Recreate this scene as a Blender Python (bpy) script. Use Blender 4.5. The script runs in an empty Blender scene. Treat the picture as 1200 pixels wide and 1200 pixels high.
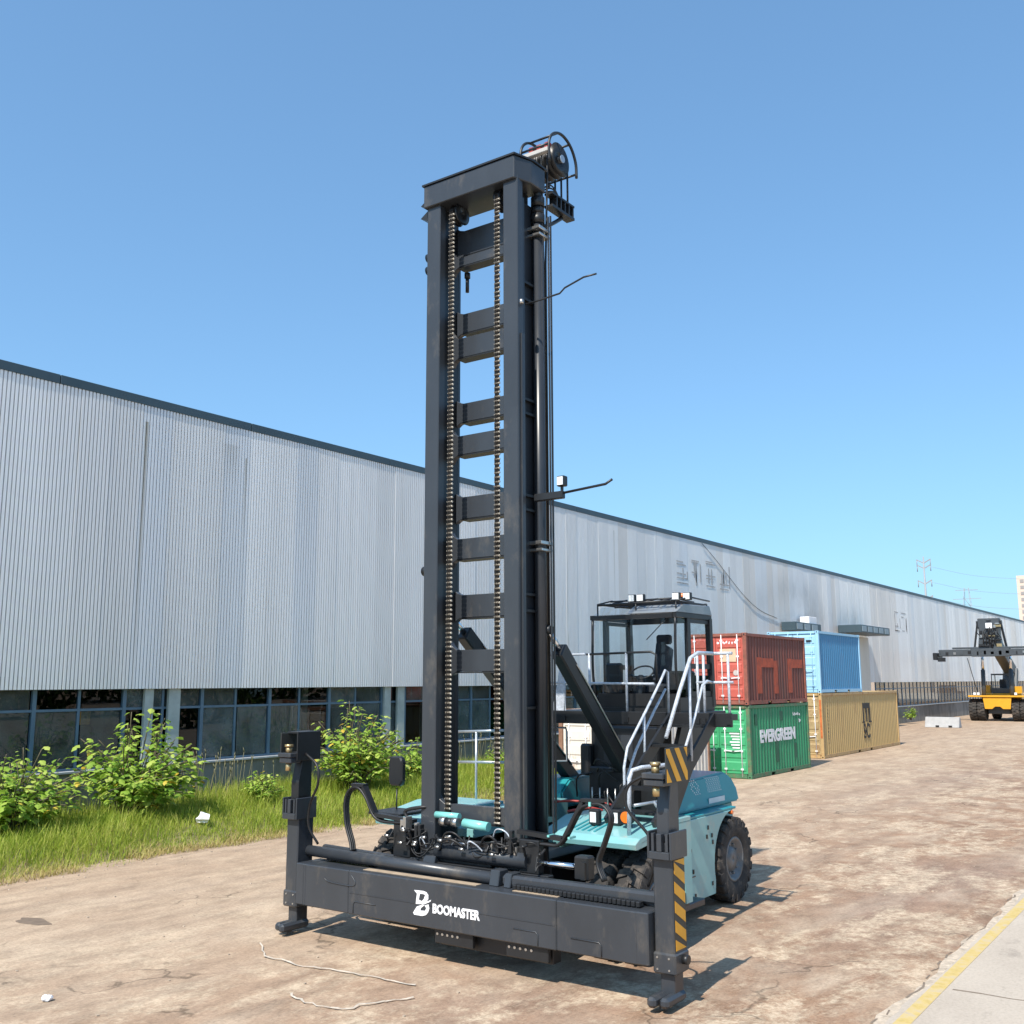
import bpy, bmesh, math, random
from mathutils import Vector, Matrix
random.seed(7)
S = bpy.context.scene
COL = S.collection
R = math.radians
V = Vector

# ------------------------------------------------------------------ camera
cam_d = bpy.data.cameras.new('camera')
cam = bpy.data.objects.new('camera', cam_d)
COL.objects.link(cam)
PHI, PIT, ROL, CAMH = 0.6208, 0.1643, -0.0029, 3.468
fw = V((math.cos(PHI) * math.cos(PIT), math.sin(PHI) * math.cos(PIT), math.sin(PIT)))
rt0 = V((math.sin(PHI), -math.cos(PHI), 0))
up0 = rt0.cross(fw)
rt = rt0 * math.cos(ROL) + up0 * math.sin(ROL)
up = up0 * math.cos(ROL) - rt0 * math.sin(ROL)
mw = Matrix((rt, up, -fw)).transposed().to_4x4()
mw.translation = V((0, 0, CAMH))
cam.matrix_world = mw
cam_d.sensor_width = 36
cam_d.lens = 36 * 1195.1 / 1200
cam_d.clip_start = 0.1
cam_d.clip_end = 6000
S.camera = cam

# ------------------------------------------------------------------ sky and sun
LDIR = V((0.80, 0.09, -1.0)).normalized()
world = bpy.data.worlds.new('World')
S.world = world
world.use_nodes = True
wn = world.node_tree.nodes
bg = wn['Background']
sky = wn.new('ShaderNodeTexSky')
sky.sky_type = 'NISHITA'
sky.sun_disc = False
sky.sun_elevation = math.asin(-LDIR.z)
sky.sun_rotation = math.atan2(-LDIR.x, -LDIR.y) % (2 * math.pi)
sky.altitude = 50
sky.air_density = 1.0
sky.dust_density = 1.4
sky.ozone_density = 2.0
sky_gam = wn.new('ShaderNodeGamma')          # photographic response of the whole sky
sky_gam.inputs[1].default_value = 0.68
sky_tint = wn.new('ShaderNodeMixRGB')
sky_tint.blend_type = 'MULTIPLY'
sky_tint.inputs[0].default_value = 1.0
sky_tint.inputs[2].default_value = (0.78, 1.17, 1.46, 1)
world.node_tree.links.new(sky.outputs[0], sky_gam.inputs[0])
world.node_tree.links.new(sky_gam.outputs[0], sky_tint.inputs[1])
world.node_tree.links.new(sky_tint.outputs[0], bg.inputs[0])
bg.inputs[1].default_value = 0.15
sun_d = bpy.data.lights.new('sun', 'SUN')
sun_d.energy = 4.1
sun_d.angle = R(0.53)
sun_d.color = (1.0, 0.93, 0.83)
sun = bpy.data.objects.new('sun', sun_d)
COL.objects.link(sun)
sun.rotation_euler = LDIR.to_track_quat('-Z', 'Y').to_euler()
sun.location = (0, 0, 40)
S.view_settings.view_transform = 'Standard'
S.view_settings.look = 'None'
S.view_settings.gamma = 1
S.view_settings.exposure = 0.66
S.render.engine = 'CYCLES'

# ------------------------------------------------------------------ materials
MATS = {}


def mat(name, col, rough=0.5, metal=0.0, var=0.12, scale=3.0, bump=0.0, bscale=40, dirt=None, dirt_amt=0.5,
        dscale=1.5, coat=0.0, stretch=(1, 1, 1), spec=0.5):
    if name in MATS:
        return MATS[name]
    m = bpy.data.materials.new(name)
    m.use_nodes = True
    nt = m.node_tree
    N, L = nt.nodes, nt.links
    b = N['Principled BSDF']
    b.inputs['Roughness'].default_value = rough
    b.inputs['Metallic'].default_value = metal
    b.inputs['Specular IOR Level'].default_value = spec
    if coat:
        b.inputs['Coat Weight'].default_value = coat
        b.inputs['Coat Roughness'].default_value = 0.08
    tc = N.new('ShaderNodeTexCoord')
    mp = N.new('ShaderNodeMapping')
    mp.inputs['Scale'].default_value = stretch
    L.new(tc.outputs['Object'], mp.inputs[0])
    nz = N.new('ShaderNodeTexNoise')
    nz.inputs['Scale'].default_value = scale
    nz.inputs['Detail'].default_value = 6
    nz.inputs['Roughness'].default_value = 0.65
    L.new(mp.outputs[0], nz.inputs[0])
    rmp = N.new('ShaderNodeValToRGB')
    c = col
    rmp.color_ramp.elements[0].position = 0.3
    rmp.color_ramp.elements[1].position = 0.7
    rmp.color_ramp.elements[0].color = (c[0] * (1 - var), c[1] * (1 - var), c[2] * (1 - var), 1)
    rmp.color_ramp.elements[1].color = (min(1, c[0] * (1 + var)), min(1, c[1] * (1 + var)), min(1, c[2] * (1 + var)), 1)
    L.new(nz.outputs[0], rmp.inputs[0])
    out = rmp.outputs[0]
    if dirt:
        n2 = N.new('ShaderNodeTexNoise')
        n2.inputs['Scale'].default_value = dscale
        n2.inputs['Detail'].default_value = 8
        n2.inputs['Roughness'].default_value = 0.7
        L.new(mp.outputs[0], n2.inputs[0])
        r2 = N.new('ShaderNodeValToRGB')
        r2.color_ramp.elements[0].position = 0.62 - 0.22 * dirt_amt
        r2.color_ramp.elements[1].position = 0.80 - 0.15 * dirt_amt
        L.new(n2.outputs[0], r2.inputs[0])
        mx = N.new('ShaderNodeMixRGB')
        mx.inputs[2].default_value = (*dirt, 1)
        L.new(r2.outputs[0], mx.inputs[0])
        L.new(out, mx.inputs[1])
        out = mx.outputs[0]
    L.new(out, b.inputs['Base Color'])
    if bump:
        n3 = N.new('ShaderNodeTexNoise')
        n3.inputs['Scale'].default_value = bscale
        n3.inputs['Detail'].default_value = 5
        L.new(mp.outputs[0], n3.inputs[0])
        bp = N.new('ShaderNodeBump')
        bp.inputs['Strength'].default_value = bump
        bp.inputs['Distance'].default_value = 0.02
        L.new(n3.outputs[0], bp.inputs['Height'])
        L.new(bp.outputs[0], b.inputs['Normal'])
    MATS[name] = m
    return m


def glass(name, tint, ior=1.5, rough=0.01):
    m = bpy.data.materials.new(name)
    m.use_nodes = True
    nt = m.node_tree
    N, L = nt.nodes, nt.links
    N.remove(N['Principled BSDF'])
    o = N['Material Output']
    tr = N.new('ShaderNodeBsdfTransparent')
    tr.inputs[0].default_value = (*[math.sqrt(v) for v in tint], 1)
    gl = N.new('ShaderNodeBsdfGlossy')
    gl.inputs['Roughness'].default_value = rough
    fr = N.new('ShaderNodeFresnel')
    fr.inputs[0].default_value = ior
    mx = N.new('ShaderNodeMixShader')
    # reflect on the outer face only, so the pane's far face does not mirror from inside
    ge = N.new('ShaderNodeNewGeometry')
    inv = N.new('ShaderNodeMath')
    inv.operation = 'SUBTRACT'
    inv.inputs[0].default_value = 1.0
    L.new(ge.outputs['Backfacing'], inv.inputs[1])
    ml = N.new('ShaderNodeMath')
    ml.operation = 'MULTIPLY'
    L.new(fr.outputs[0], ml.inputs[0])
    L.new(inv.outputs[0], ml.inputs[1])
    L.new(ml.outputs[0], mx.inputs[0])
    L.new(tr.outputs[0], mx.inputs[1])
    L.new(gl.outputs[0], mx.inputs[2])
    L.new(mx.outputs[0], o.inputs[0])
    return m


DUST = (0.24, 0.19, 0.14)
M_grey = mat('slate_paint', (0.036, 0.041, 0.049), 0.34, var=0.14, scale=1.5, dirt=(0.10, 0.09, 0.08), dirt_amt=0.35, dscale=2.2, bump=0.04, stretch=(1, 1, 0.5))
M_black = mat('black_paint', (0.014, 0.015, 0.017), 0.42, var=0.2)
M_rubber = mat('rubber_hose', (0.012, 0.012, 0.013), 0.5, var=0.2)
M_tyre = mat('tyre_rubber', (0.034, 0.031, 0.029), 0.85, var=0.2, scale=8, dirt=(0.15, 0.12, 0.095), dirt_amt=0.5, dscale=5, bump=0.3, bscale=60)
M_teal = mat('mint_teal_paint', (0.20, 0.44, 0.45), 0.35, var=0.05, coat=0.3, dirt=(0.36, 0.40, 0.35), dirt_amt=0.4)
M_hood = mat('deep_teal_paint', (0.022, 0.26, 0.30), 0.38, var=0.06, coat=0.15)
M_steel = mat('bare_steel', (0.55, 0.54, 0.52), 0.3, 0.9, var=0.1)
M_chrome = mat('chrome_rod', (0.78, 0.78, 0.80), 0.12, 1.0, var=0.03)
M_chain = mat('chain_steel', (0.68, 0.61, 0.50), 0.45, 0.15, var=0.25, scale=20)
M_chaind = mat('chain_dark_steel', (0.035, 0.03, 0.025), 0.5, 0.3, var=0.3, scale=20)
M_wrap = mat('film_wrapped_rail', (0.46, 0.50, 0.56), 0.25, 0.0, var=0.3, scale=14, bump=0.5, bscale=50, coat=0.5)
M_galv = mat('galvanised_steel', (0.42, 0.46, 0.50), 0.35, 0.6, var=0.15, scale=8)
M_yellow = mat('hazard_yellow', (0.72, 0.34, 0.02), 0.45, var=0.1)
M_hblack = mat('hazard_black', (0.03, 0.032, 0.03), 0.5, var=0.1)
M_white = mat('white_print', (0.80, 0.80, 0.82), 0.5, var=0.05)
M_lens = mat('lamp_lens', (0.75, 0.77, 0.78), 0.08, 0.0, var=0.05, coat=1)
M_orange = mat('orange_lens', (0.75, 0.16, 0.015), 0.2, var=0.1, coat=0.6)
M_brass = mat('brass', (0.55, 0.42, 0.22), 0.35, 0.8, var=0.15)
M_seat = mat('seat_fabric', (0.03, 0.032, 0.04), 0.8)
M_pale = mat('pale_cab_panel', (0.45, 0.43, 0.40), 0.5)
M_tealt = mat('bright_teal_motor', (0.20, 0.55, 0.52), 0.35, var=0.08, coat=0.3)
M_red = mat('red_cable', (0.35, 0.04, 0.03), 0.5)
M_blue = mat('blue_cap', (0.03, 0.08, 0.5), 0.4)
M_cabglass = glass('cab_glass', (0.90, 0.95, 0.97), 1.45)
M_winglass = glass('window_glass', (0.42, 0.47, 0.47), 1.5)
M_winblue = glass('window_glass_bluish', (0.30, 0.38, 0.42), 1.6)


def dusty(name, amt, col):
    m = glass(name, (0.40, 0.44, 0.44), 1.5)
    N, L = m.node_tree.nodes, m.node_tree.links
    o = N['Material Output']
    src = o.inputs[0].links[0].from_socket
    d = N.new('ShaderNodeBsdfDiffuse')
    d.inputs[0].default_value = (*col, 1)
    n = N.new('ShaderNodeTexNoise')
    n.inputs['Scale'].default_value = 1.8
    n.inputs['Detail'].default_value = 6
    g = N.new('ShaderNodeNewGeometry')
    L.new(g.outputs['Position'], n.inputs[0])
    mr = N.new('ShaderNodeMapRange')
    mr.inputs[1].default_value = 0.3
    mr.inputs[2].default_value = 0.75
    mr.inputs[3].default_value = amt * 0.5
    mr.inputs[4].default_value = amt * 1.5
    L.new(n.outputs[0], mr.inputs[0])
    mx = N.new('ShaderNodeMixShader')
    L.new(mr.outputs[0], mx.inputs[0])
    L.new(src, mx.inputs[1])
    L.new(d.outputs[0], mx.inputs[2])
    L.new(mx.outputs[0], o.inputs[0])
    return m


M_windust = dusty('window_glass_dusty', 0.20, (0.26, 0.29, 0.27))
M_windust2 = dusty('window_glass_filmed', 0.42, (0.20, 0.24, 0.24))


# ------------------------------------------------------------------ builders
class B:
    def __init__(s):
        s.bm = bmesh.new()

    def box(s, x0, x1, y0, y1, z0, z1, bev=0.0):
        if x0 > x1: x0, x1 = x1, x0
        if y0 > y1: y0, y1 = y1, y0
        if z0 > z1: z0, z1 = z1, z0
        return s.poly([(x0, y0), (x1, y0), (x1, y1), (x0, y1)], 'z', z0, z1, bev)

    def poly(s, pts, axis, a, b, bev=0.0):
        """extrude a 2D polygon along an axis; x: (y,z)  y: (x,z)  z: (x,y)"""
        def P(p, t):
            return {'x': (t, p[0], p[1]), 'y': (p[0], t, p[1]), 'z': (p[0], p[1], t)}[axis]
        lo = [s.bm.verts.new(P(p, a)) for p in pts]
        hi = [s.bm.verts.new(P(p, b)) for p in pts]
        n = len(pts)
        fs = [s.bm.faces.new(lo), s.bm.faces.new(hi)]
        for i in range(n):
            fs.append(s.bm.faces.new((lo[i], lo[(i + 1) % n], hi[(i + 1) % n], hi[i])))
        bmesh.ops.recalc_face_normals(s.bm, faces=fs)
        if bev:
            es = list({e for f in fs for e in f.edges})
            bmesh.ops.bevel(s.bm, geom=es, offset=bev, segments=1, affect='EDGES', clamp_overlap=True)
        return s

    def obox(s, p, q, w, h, upv=(0, 0, 1), bev=0.0):
        """box along the line p-q with width w and height h"""
        p, q = V(p), V(q)
        d = (q - p).normalized()
        u = V(upv)
        a = d.cross(u).normalized()
        b = a.cross(d).normalized()
        vs = []
        for t in (p, q):
            for sx, sy in ((-1, -1), (1, -1), (1, 1), (-1, 1)):
                vs.append(s.bm.verts.new(t + a * sx * w / 2 + b * sy * h / 2))
        fs = [s.bm.faces.new(vs[i] for i in f) for f in
              ((0, 1, 2, 3), (7, 6, 5, 4), (0, 4, 5, 1), (1, 5, 6, 2), (2, 6, 7, 3), (3, 7, 4, 0))]
        bmesh.ops.recalc_face_normals(s.bm, faces=fs)
        if bev:
            es = list({e for f in fs for e in f.edges})
            bmesh.ops.bevel(s.bm, geom=es, offset=bev, segments=1, affect='EDGES', clamp_overlap=True)
        return s

    def cyl(s, p, q, r, n=14, r2=None):
        p, q = V(p), V(q)
        d = (q - p).normalized()
        a = d.orthogonal().normalized()
        b = d.cross(a)
        r2 = r if r2 is None else r2
        lo = [s.bm.verts.new(p + (a * math.cos(t) + b * math.sin(t)) * r) for t in [2 * math.pi * i / n for i in range(n)]]
        hi = [s.bm.verts.new(q + (a * math.cos(t) + b * math.sin(t)) * r2) for t in [2 * math.pi * i / n for i in range(n)]]
        fs = [s.bm.faces.new(lo[::-1]), s.bm.faces.new(hi)]
        for i in range(n):
            f = s.bm.faces.new((lo[i], lo[(i + 1) % n], hi[(i + 1) % n], hi[i]))
            f.smooth = True
            fs.append(f)
        return s

    def tube(s, pts, r, n=8, smooth=True, sub=6):
        pts = [V(p) for p in pts]
        if smooth and len(pts) > 2:
            out = []
            ext = [pts[0] * 2 - pts[1]] + pts + [pts[-1] * 2 - pts[-2]]
            for i in range(1, len(ext) - 2):
                p0, p1, p2, p3 = ext[i - 1:i + 3]
                for k in range(sub):
                    t = k / sub
                    out.append(0.5 * ((2 * p1) + (-p0 + p2) * t + (2 * p0 - 5 * p1 + 4 * p2 - p3) * t * t
                                      + (-p0 + 3 * p1 - 3 * p2 + p3) * t ** 3))
            out.append(pts[-1])
            pts = out
        rings = []
        a = None
        for i, p in enumerate(pts):
            d = (pts[min(i + 1, len(pts) - 1)] - pts[max(i - 1, 0)])
            if d.length < 1e-6: d = V((0, 0, 1))
            d.normalize()
            if a is None:
                a = d.orthogonal().normalized()
            a = (a - d * a.dot(d)).normalized()
            b = d.cross(a)
            rings.append([s.bm.verts.new(p + (a * math.cos(t) + b * math.sin(t)) * r) for t in
                          [2 * math.pi * k / n for k in range(n)]])
        for x, y in zip(rings, rings[1:]):
            for k in range(n):
                f = s.bm.faces.new((x[k], x[(k + 1) % n], y[(k + 1) % n], y[k]))
                f.smooth = True
        s.bm.faces.new(rings[0][::-1])
        s.bm.faces.new(rings[-1])
        return s

    def lathe(s, prof, c=(0, 0, 0), n=32, close=True):
        """prof: (y, radius) pairs, turned about the Y axis through c"""
        c = V(c)
        rings = []
        for y, r in prof:
            rings.append([s.bm.verts.new(c + V((r * math.cos(t), y, r * math.sin(t)))) for t in
                          [2 * math.pi * k / n for k in range(n)]])
        prs = list(zip(rings, rings[1:]))
        if close: prs.append((rings[-1], rings[0]))
        fs = []
        for x, y in prs:
            for k in range(n):
                f = s.bm.faces.new((x[k], x[(k + 1) % n], y[(k + 1) % n], y[k]))
                f.smooth = True
                fs.append(f)
        bmesh.ops.recalc_face_normals(s.bm, faces=fs)
        return s

    def quad(s, *ps):
        s.bm.faces.new([s.bm.verts.new(p) for p in ps])
        return s

    def hexa(s, ps):
        vs = [s.bm.verts.new(p) for p in ps]
        fs = [s.bm.faces.new([vs[i] for i in f]) for f in
              ((0, 1, 2, 3), (7, 6, 5, 4), (0, 4, 5, 1), (1, 5, 6, 2), (2, 6, 7, 3), (3, 7, 4, 0))]
        bmesh.ops.recalc_face_normals(s.bm, faces=fs)
        return s

    def mesh(s, name, m, off=(0, 0, 0)):
        me = bpy.data.meshes.new(name)
        bmesh.ops.translate(s.bm, verts=s.bm.verts, vec=-V(off))
        s.bm.to_mesh(me)
        s.bm.free()
        me.materials.append(m)
        return me

    def make(s, name, m, parent=None, off=None):
        """link as one mesh object; vertices are in world space, stored relative to the thing's base"""
        if off is None:
            off = parent['_off'] if parent is not None and '_off' in parent else (0, 0, 0)
        o = bpy.data.objects.new(name, s.mesh(name, m, off))
        COL.objects.link(o)
        if parent is not None:
            o.parent = parent
            o['_off'] = list(off)
        return o


ROOTS = []


def tag(o, label, cat, group=None, kind=None):
    o['label'] = label
    o['category'] = cat
    if group: o['group'] = group
    if kind: o['kind'] = kind
    return o


def thing(name, loc, label, cat, group=None):
    o = bpy.data.objects.new(name, None)
    o.empty_display_size = 0.3
    COL.objects.link(o)
    o.location = loc
    o['_off'] = list(loc)
    return tag(o, label, cat, group)


def struct(o):
    o['kind'] = 'structure'
    return o


def text_mesh(txt, size, m, depth=0.004, bold=0.0, xs=1.0):
    cu = bpy.data.curves.new('lettering', 'FONT')
    cu.body = txt
    cu.size = size
    cu.extrude = depth
    cu.offset = bold
    cu.resolution_u = 3
    o = bpy.data.objects.new('tmp', cu)
    COL.objects.link(o)
    dg = bpy.context.evaluated_depsgraph_get()
    me = bpy.data.meshes.new_from_object(o.evaluated_get(dg))
    bpy.data.objects.remove(o)
    me.materials.clear()
    me.materials.append(m)
    if xs != 1.0:
        for v in me.vertices: v.co.x *= xs
    return me


def put_text(name, txt, size, m, pos, face, parent, bold=0.0, xs=1.0, roll=0.0):
    """face '-y': read from -Y, '-x': read from -X"""
    me = text_mesh(txt, size, m, bold=bold, xs=xs)
    rot = Matrix.Rotation(R(90), 4, 'X')
    if face == '-x':
        rot = Matrix.Rotation(R(-90), 4, 'Z') @ rot
    me.transform(rot @ Matrix.Rotation(roll, 4, 'Z'))
    me.transform(Matrix.Translation(V(pos) - V(parent['_off'])))
    o = bpy.data.objects.new(name, me)
    COL.objects.link(o)
    o.parent = parent
    o['_off'] = list(parent['_off'])
    return o


# ------------------------------------------------------------------ ground
def node_mat(name):
    m = bpy.data.materials.new(name)
    m.use_nodes = True
    return m, m.node_tree.nodes, m.node_tree.links


def nz(N, L, src, scale, detail=6, rough=0.6, stretch=None, dist=0.0):
    if stretch:
        mp = N.new('ShaderNodeMapping')
        mp.inputs['Scale'].default_value = stretch
        L.new(src, mp.inputs[0])
        src = mp.outputs[0]
    n = N.new('ShaderNodeTexNoise')
    n.inputs['Scale'].default_value = scale
    n.inputs['Detail'].default_value = detail
    n.inputs['Roughness'].default_value = rough
    n.inputs['Distortion'].default_value = dist
    L.new(src, n.inputs[0])
    return n.outputs[0]


def ramp(N, L, src, stops):
    r = N.new('ShaderNodeValToRGB')
    cr = r.color_ramp
    while len(cr.elements) < len(stops): cr.elements.new(0.5)
    for e, (p, c) in zip(cr.elements, stops):
        e.position = p
        e.color = (*c, 1) if len(c) == 3 else c
    L.new(src, r.inputs[0])
    return r.outputs[0]


def gsc(v): return (v, v, v)


def mixc(N, L, fac, a, b, mode='MIX'):
    m = N.new('ShaderNodeMixRGB')
    m.blend_type = mode
    for i, s in ((0, fac), (1, a), (2, b)):
        if hasattr(s, 'node'): L.new(s, m.inputs[i])
        elif i == 0: m.inputs[0].default_value = s
        else: m.inputs[i].default_value = (*s, 1)
    return m.outputs[0]


def mth(N, L, op, a, b=None):
    m = N.new('ShaderNodeMath')
    m.operation = op
    for i, s in ((0, a), (1, b)):
        if s is None: continue
        if hasattr(s, 'node'): L.new(s, m.inputs[i])
        else: m.inputs[i].default_value = s
    return m.outputs[0]


def yard_material():
    m, N, L = node_mat('dusty_yard_concrete')
    b = N['Principled BSDF']
    b.inputs['Roughness'].default_value = 0.9
    b.inputs['Specular IOR Level'].default_value = 0.25
    P = N.new('ShaderNodeNewGeometry').outputs['Position']
    # dusty tan base
    base = ramp(N, L, nz(N, L, P, 0.55, 8, 0.65, (0.5, 1.1, 1)), [(0.3, (0.34, 0.245, 0.17)), (0.5, (0.42, 0.315, 0.225)), (0.72, (0.49, 0.385, 0.285))])
    # brown film worn through on the driven lane
    sep = N.new('ShaderNodeSeparateXYZ')
    L.new(P, sep.inputs[0])
    lane = N.new('ShaderNodeMapRange')
    lane.inputs[1].default_value = 13.5
    lane.inputs[2].default_value = 6.0
    L.new(sep.outputs[1], lane.inputs[0])
    film = ramp(N, L, nz(N, L, P, 0.62, 9, 0.62, (0.7, 1, 1), 0.5), [(0.36, gsc(0)), (0.50, gsc(1))])
    film = mth(N, L, 'MULTIPLY', film, lane.outputs[0])
    filmc = ramp(N, L, nz(N, L, P, 1.3, 7, 0.6), [(0.35, (0.215, 0.122, 0.074)), (0.55, (0.305, 0.190, 0.120)), (0.75, (0.265, 0.17, 0.118))])
    c = mixc(N, L, mth(N, L, 'MULTIPLY', film, 0.95), base, filmc)
    # purple-grey traffic polish further along
    pol = ramp(N, L, nz(N, L, P, 0.16, 5, 0.55, (0.35, 1, 1)), [(0.48, gsc(0)), (0.66, gsc(1))])
    pol = mth(N, L, 'MULTIPLY', mth(N, L, 'MULTIPLY', pol, lane.outputs[0]), 0.55)
    c = mixc(N, L, pol, c, (0.27, 0.205, 0.17))
    # pale scuffed patches
    sc1 = ramp(N, L, nz(N, L, P, 0.55, 15, 0.78, (0.8, 1.1, 1), 0.15), [(0.475, gsc(0)), (0.56, gsc(1))])
    sc2 = ramp(N, L, nz(N, L, P, 6.5, 8, 0.8), [(0.40, gsc(0.15)), (0.56, gsc(1))])
    sc = mth(N, L, 'MULTIPLY', sc1, sc2)
    lane2 = N.new('ShaderNodeMapRange')
    lane2.inputs[1].default_value = 14.0
    lane2.inputs[2].default_value = 7.0
    lane2.inputs[3].default_value = 0.45
    L.new(sep.outputs[1], lane2.inputs[0])
    c = mixc(N, L, mth(N, L, 'MULTIPLY', mth(N, L, 'MULTIPLY', sc, lane2.outputs[0]), 0.9), c, (0.58, 0.465, 0.335))
    # reddish soil tint near verge
    ver = N.new('ShaderNodeMapRange')
    ver.inputs[1].default_value = 13.0
    ver.inputs[2].default_value = 18.5
    L.new(sep.outputs[1], ver.inputs[0])
    vm = mth(N, L, 'MULTIPLY', ver.outputs[0], ramp(N, L, nz(N, L, P, 0.9, 7, 0.6, (0.4, 1, 1)), [(0.3, gsc(0.25)), (0.7, gsc(1))]))
    c = mixc(N, L, mth(N, L, 'MULTIPLY', vm, 0.8), c, (0.36, 0.25, 0.17))
    # dirt streaks along the driving direction
    stv = ramp(N, L, nz(N, L, P, 1.1, 6, 0.6, (0.14, 1.6, 1), 0.3), [(0.45, gsc(0)), (0.75, gsc(1))])
    c = mixc(N, L, mth(N, L, 'MULTIPLY', stv, 0.5), c, (0.26, 0.19, 0.14))
    # specks and grain
    gr = ramp(N, L, nz(N, L, P, 22, 6, 0.75), [(0.25, gsc(0.60)), (0.5, gsc(1.0)), (0.78, gsc(1.30))])
    c = mixc(N, L, 1.0, c, gr, 'MULTIPLY')
    mid = ramp(N, L, nz(N, L, P, 2.6, 9, 0.75, (0.6, 1, 1)), [(0.3, gsc(0.68)), (0.5, gsc(0.97)), (0.72, gsc(1.18))])
    c = mixc(N, L, 1.0, c, mid, 'MULTIPLY')
    sp = ramp(N, L, nz(N, L, P, 9, 4, 0.8), [(0.66, gsc(1)), (0.72, gsc(0.5))])
    c = mixc(N, L, 1.0, c, sp, 'MULTIPLY')
    # cracks
    vo = N.new('ShaderNodeTexVoronoi')
    vo.feature = 'DISTANCE_TO_EDGE'
    vo.inputs['Scale'].default_value = 0.28
    dn = N.new('ShaderNodeTexNoise')
    dn.inputs['Scale'].default_value = 1.6
    dn.inputs['Detail'].default_value = 6
    L.new(P, dn.inputs[0])
    ad = N.new('ShaderNodeMixRGB')
    ad.blend_type = 'ADD'
    ad.inputs[0].default_value = 0.9
    L.new(P, ad.inputs[1])
    L.new(dn.outputs[1], ad.inputs[2])
    L.new(ad.outputs[0], vo.inputs[0])
    cr = ramp(N, L, vo.outputs[0], [(0.0, gsc(0.30)), (0.009, gsc(1))])
    crm = ramp(N, L, nz(N, L, P, 0.5, 3), [(0.5, gsc(0)), (0.58, gsc(0.8))])
    c = mixc(N, L, crm, c, mixc(N, L, 1.0, c, cr, 'MULTIPLY'))
    L.new(c, b.inputs['Base Color'])
    bp = N.new('ShaderNodeBump')
    bp.inputs['Strength'].default_value = 0.5
    bp.inputs['Distance'].default_value = 0.02
    h = mth(N, L, 'ADD', nz(N, L, P, 7, 10, 0.75), mth(N, L, 'MULTIPLY', sc, 0.25))
    L.new(h, bp.inputs['Height'])
    L.new(bp.outputs[0], b.inputs['Normal'])
    return m


def apron_material():
    m, N, L = node_mat('apron_concrete')
    b = N['Principled BSDF']
    b.inputs['Roughness'].default_value = 0.9
    P = N.new('ShaderNodeNewGeometry').outputs['Position']
    c = ramp(N, L, nz(N, L, P, 0.7, 9, 0.65, (0.6, 1, 1)), [(0.3, (0.37, 0.31, 0.25)), (0.55, (0.44, 0.375, 0.305)), (0.75, (0.48, 0.415, 0.34))])
    gr = ramp(N, L, nz(N, L, P, 25, 6, 0.75), [(0.25, gsc(0.78)), (0.5, gsc(1.0)), (0.78, gsc(1.15))])
    c = mixc(N, L, 1.0, c, gr, 'MULTIPLY')
    st = ramp(N, L, nz(N, L, P, 2.2, 8, 0.7, (0.5, 1, 1)), [(0.58, gsc(1)), (0.72, gsc(0.72))])
    c = mixc(N, L, 1.0, c, st, 'MULTIPLY')
    L.new(c, b.inputs['Base Color'])
    bp = N.new('ShaderNodeBump')
    bp.inputs['Strength'].default_value = 0.3
    bp.inputs['Distance'].default_value = 0.01
    L.new(nz(N, L, P, 15, 8, 0.7), bp.inputs['Height'])
    L.new(bp.outputs[0], b.inputs['Normal'])
    return m


M_yard = yard_material()
M_apron = apron_material()
g = B().quad((-1500, -1500, 0), (3000, -1500, 0), (3000, 1500, 0), (-1500, 1500, 0)).make('ground', M_yard)
struct(g)
# right-hand concrete apron with a ragged edge, and its broken joint
rnd = random.Random(3)
ap = B()
xs = [-60 + 0.25 * i for i in range(1400)]
ey = [3.36 + rnd.uniform(-0.02, 0.03) + 0.03 * math.sin(x * 1.7) for x in xs]
for i in range(len(xs) - 1):
    if i % 14 == 13:
        continue
j = 0
while j < len(xs) - 1:
    k = min(j + 60, len(xs) - 1)
    pts = [(xs[i], ey[i], 0.004) for i in range(j, k + 1)] + [(xs[k], -60, 0.004), (xs[j], -60, 0.004)]
    ap.quad(*pts)
    j = k
struct(ap.make('apron', M_apron))
M_joint = mat('crumbled_joint', (0.47, 0.385, 0.295), 0.95, var=0.3, scale=9, bump=1.0, bscale=14, dirt=(0.15, 0.115, 0.085), dirt_amt=0.25, dscale=5)
jb = B()
for i in range(0, len(xs) - 1):
    w0 = 0.05 + 0.07 * abs(math.sin(xs[i] * 0.9 + 1)) + 0.03 * math.sin(xs[i] * 5)
    w1 = 0.05 + 0.07 * abs(math.sin(xs[i + 1] * 0.9 + 1)) + 0.03 * math.sin(xs[i + 1] * 5)
    jb.quad((xs[i], ey[i] + w0, 0.003), (xs[i + 1], ey[i + 1] + w1, 0.003), (xs[i + 1], ey[i + 1] - 0.01, 0.003), (xs[i], ey[i] - 0.01, 0.003))
struct(jb.make('apron_joint', M_joint))
M_yline = mat('worn_yellow_paint', (0.54, 0.40, 0.14), 0.85, var=0.2, scale=6, dirt=(0.42, 0.35, 0.26), dirt_amt=0.8, dscale=6)
yl = B()
x = -40.0
while x < 220:
    yl.quad((x, 3.17, 0.008), (x + 2, 3.17, 0.008), (x + 2, 3.325, 0.008), (x, 3.325, 0.008))
    x += 2
struct(yl.make('yellow_line', M_yline))
M_crack = mat('dark_crack', (0.20, 0.155, 0.115), 0.95, var=0.3, scale=12)
ck = B()
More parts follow.
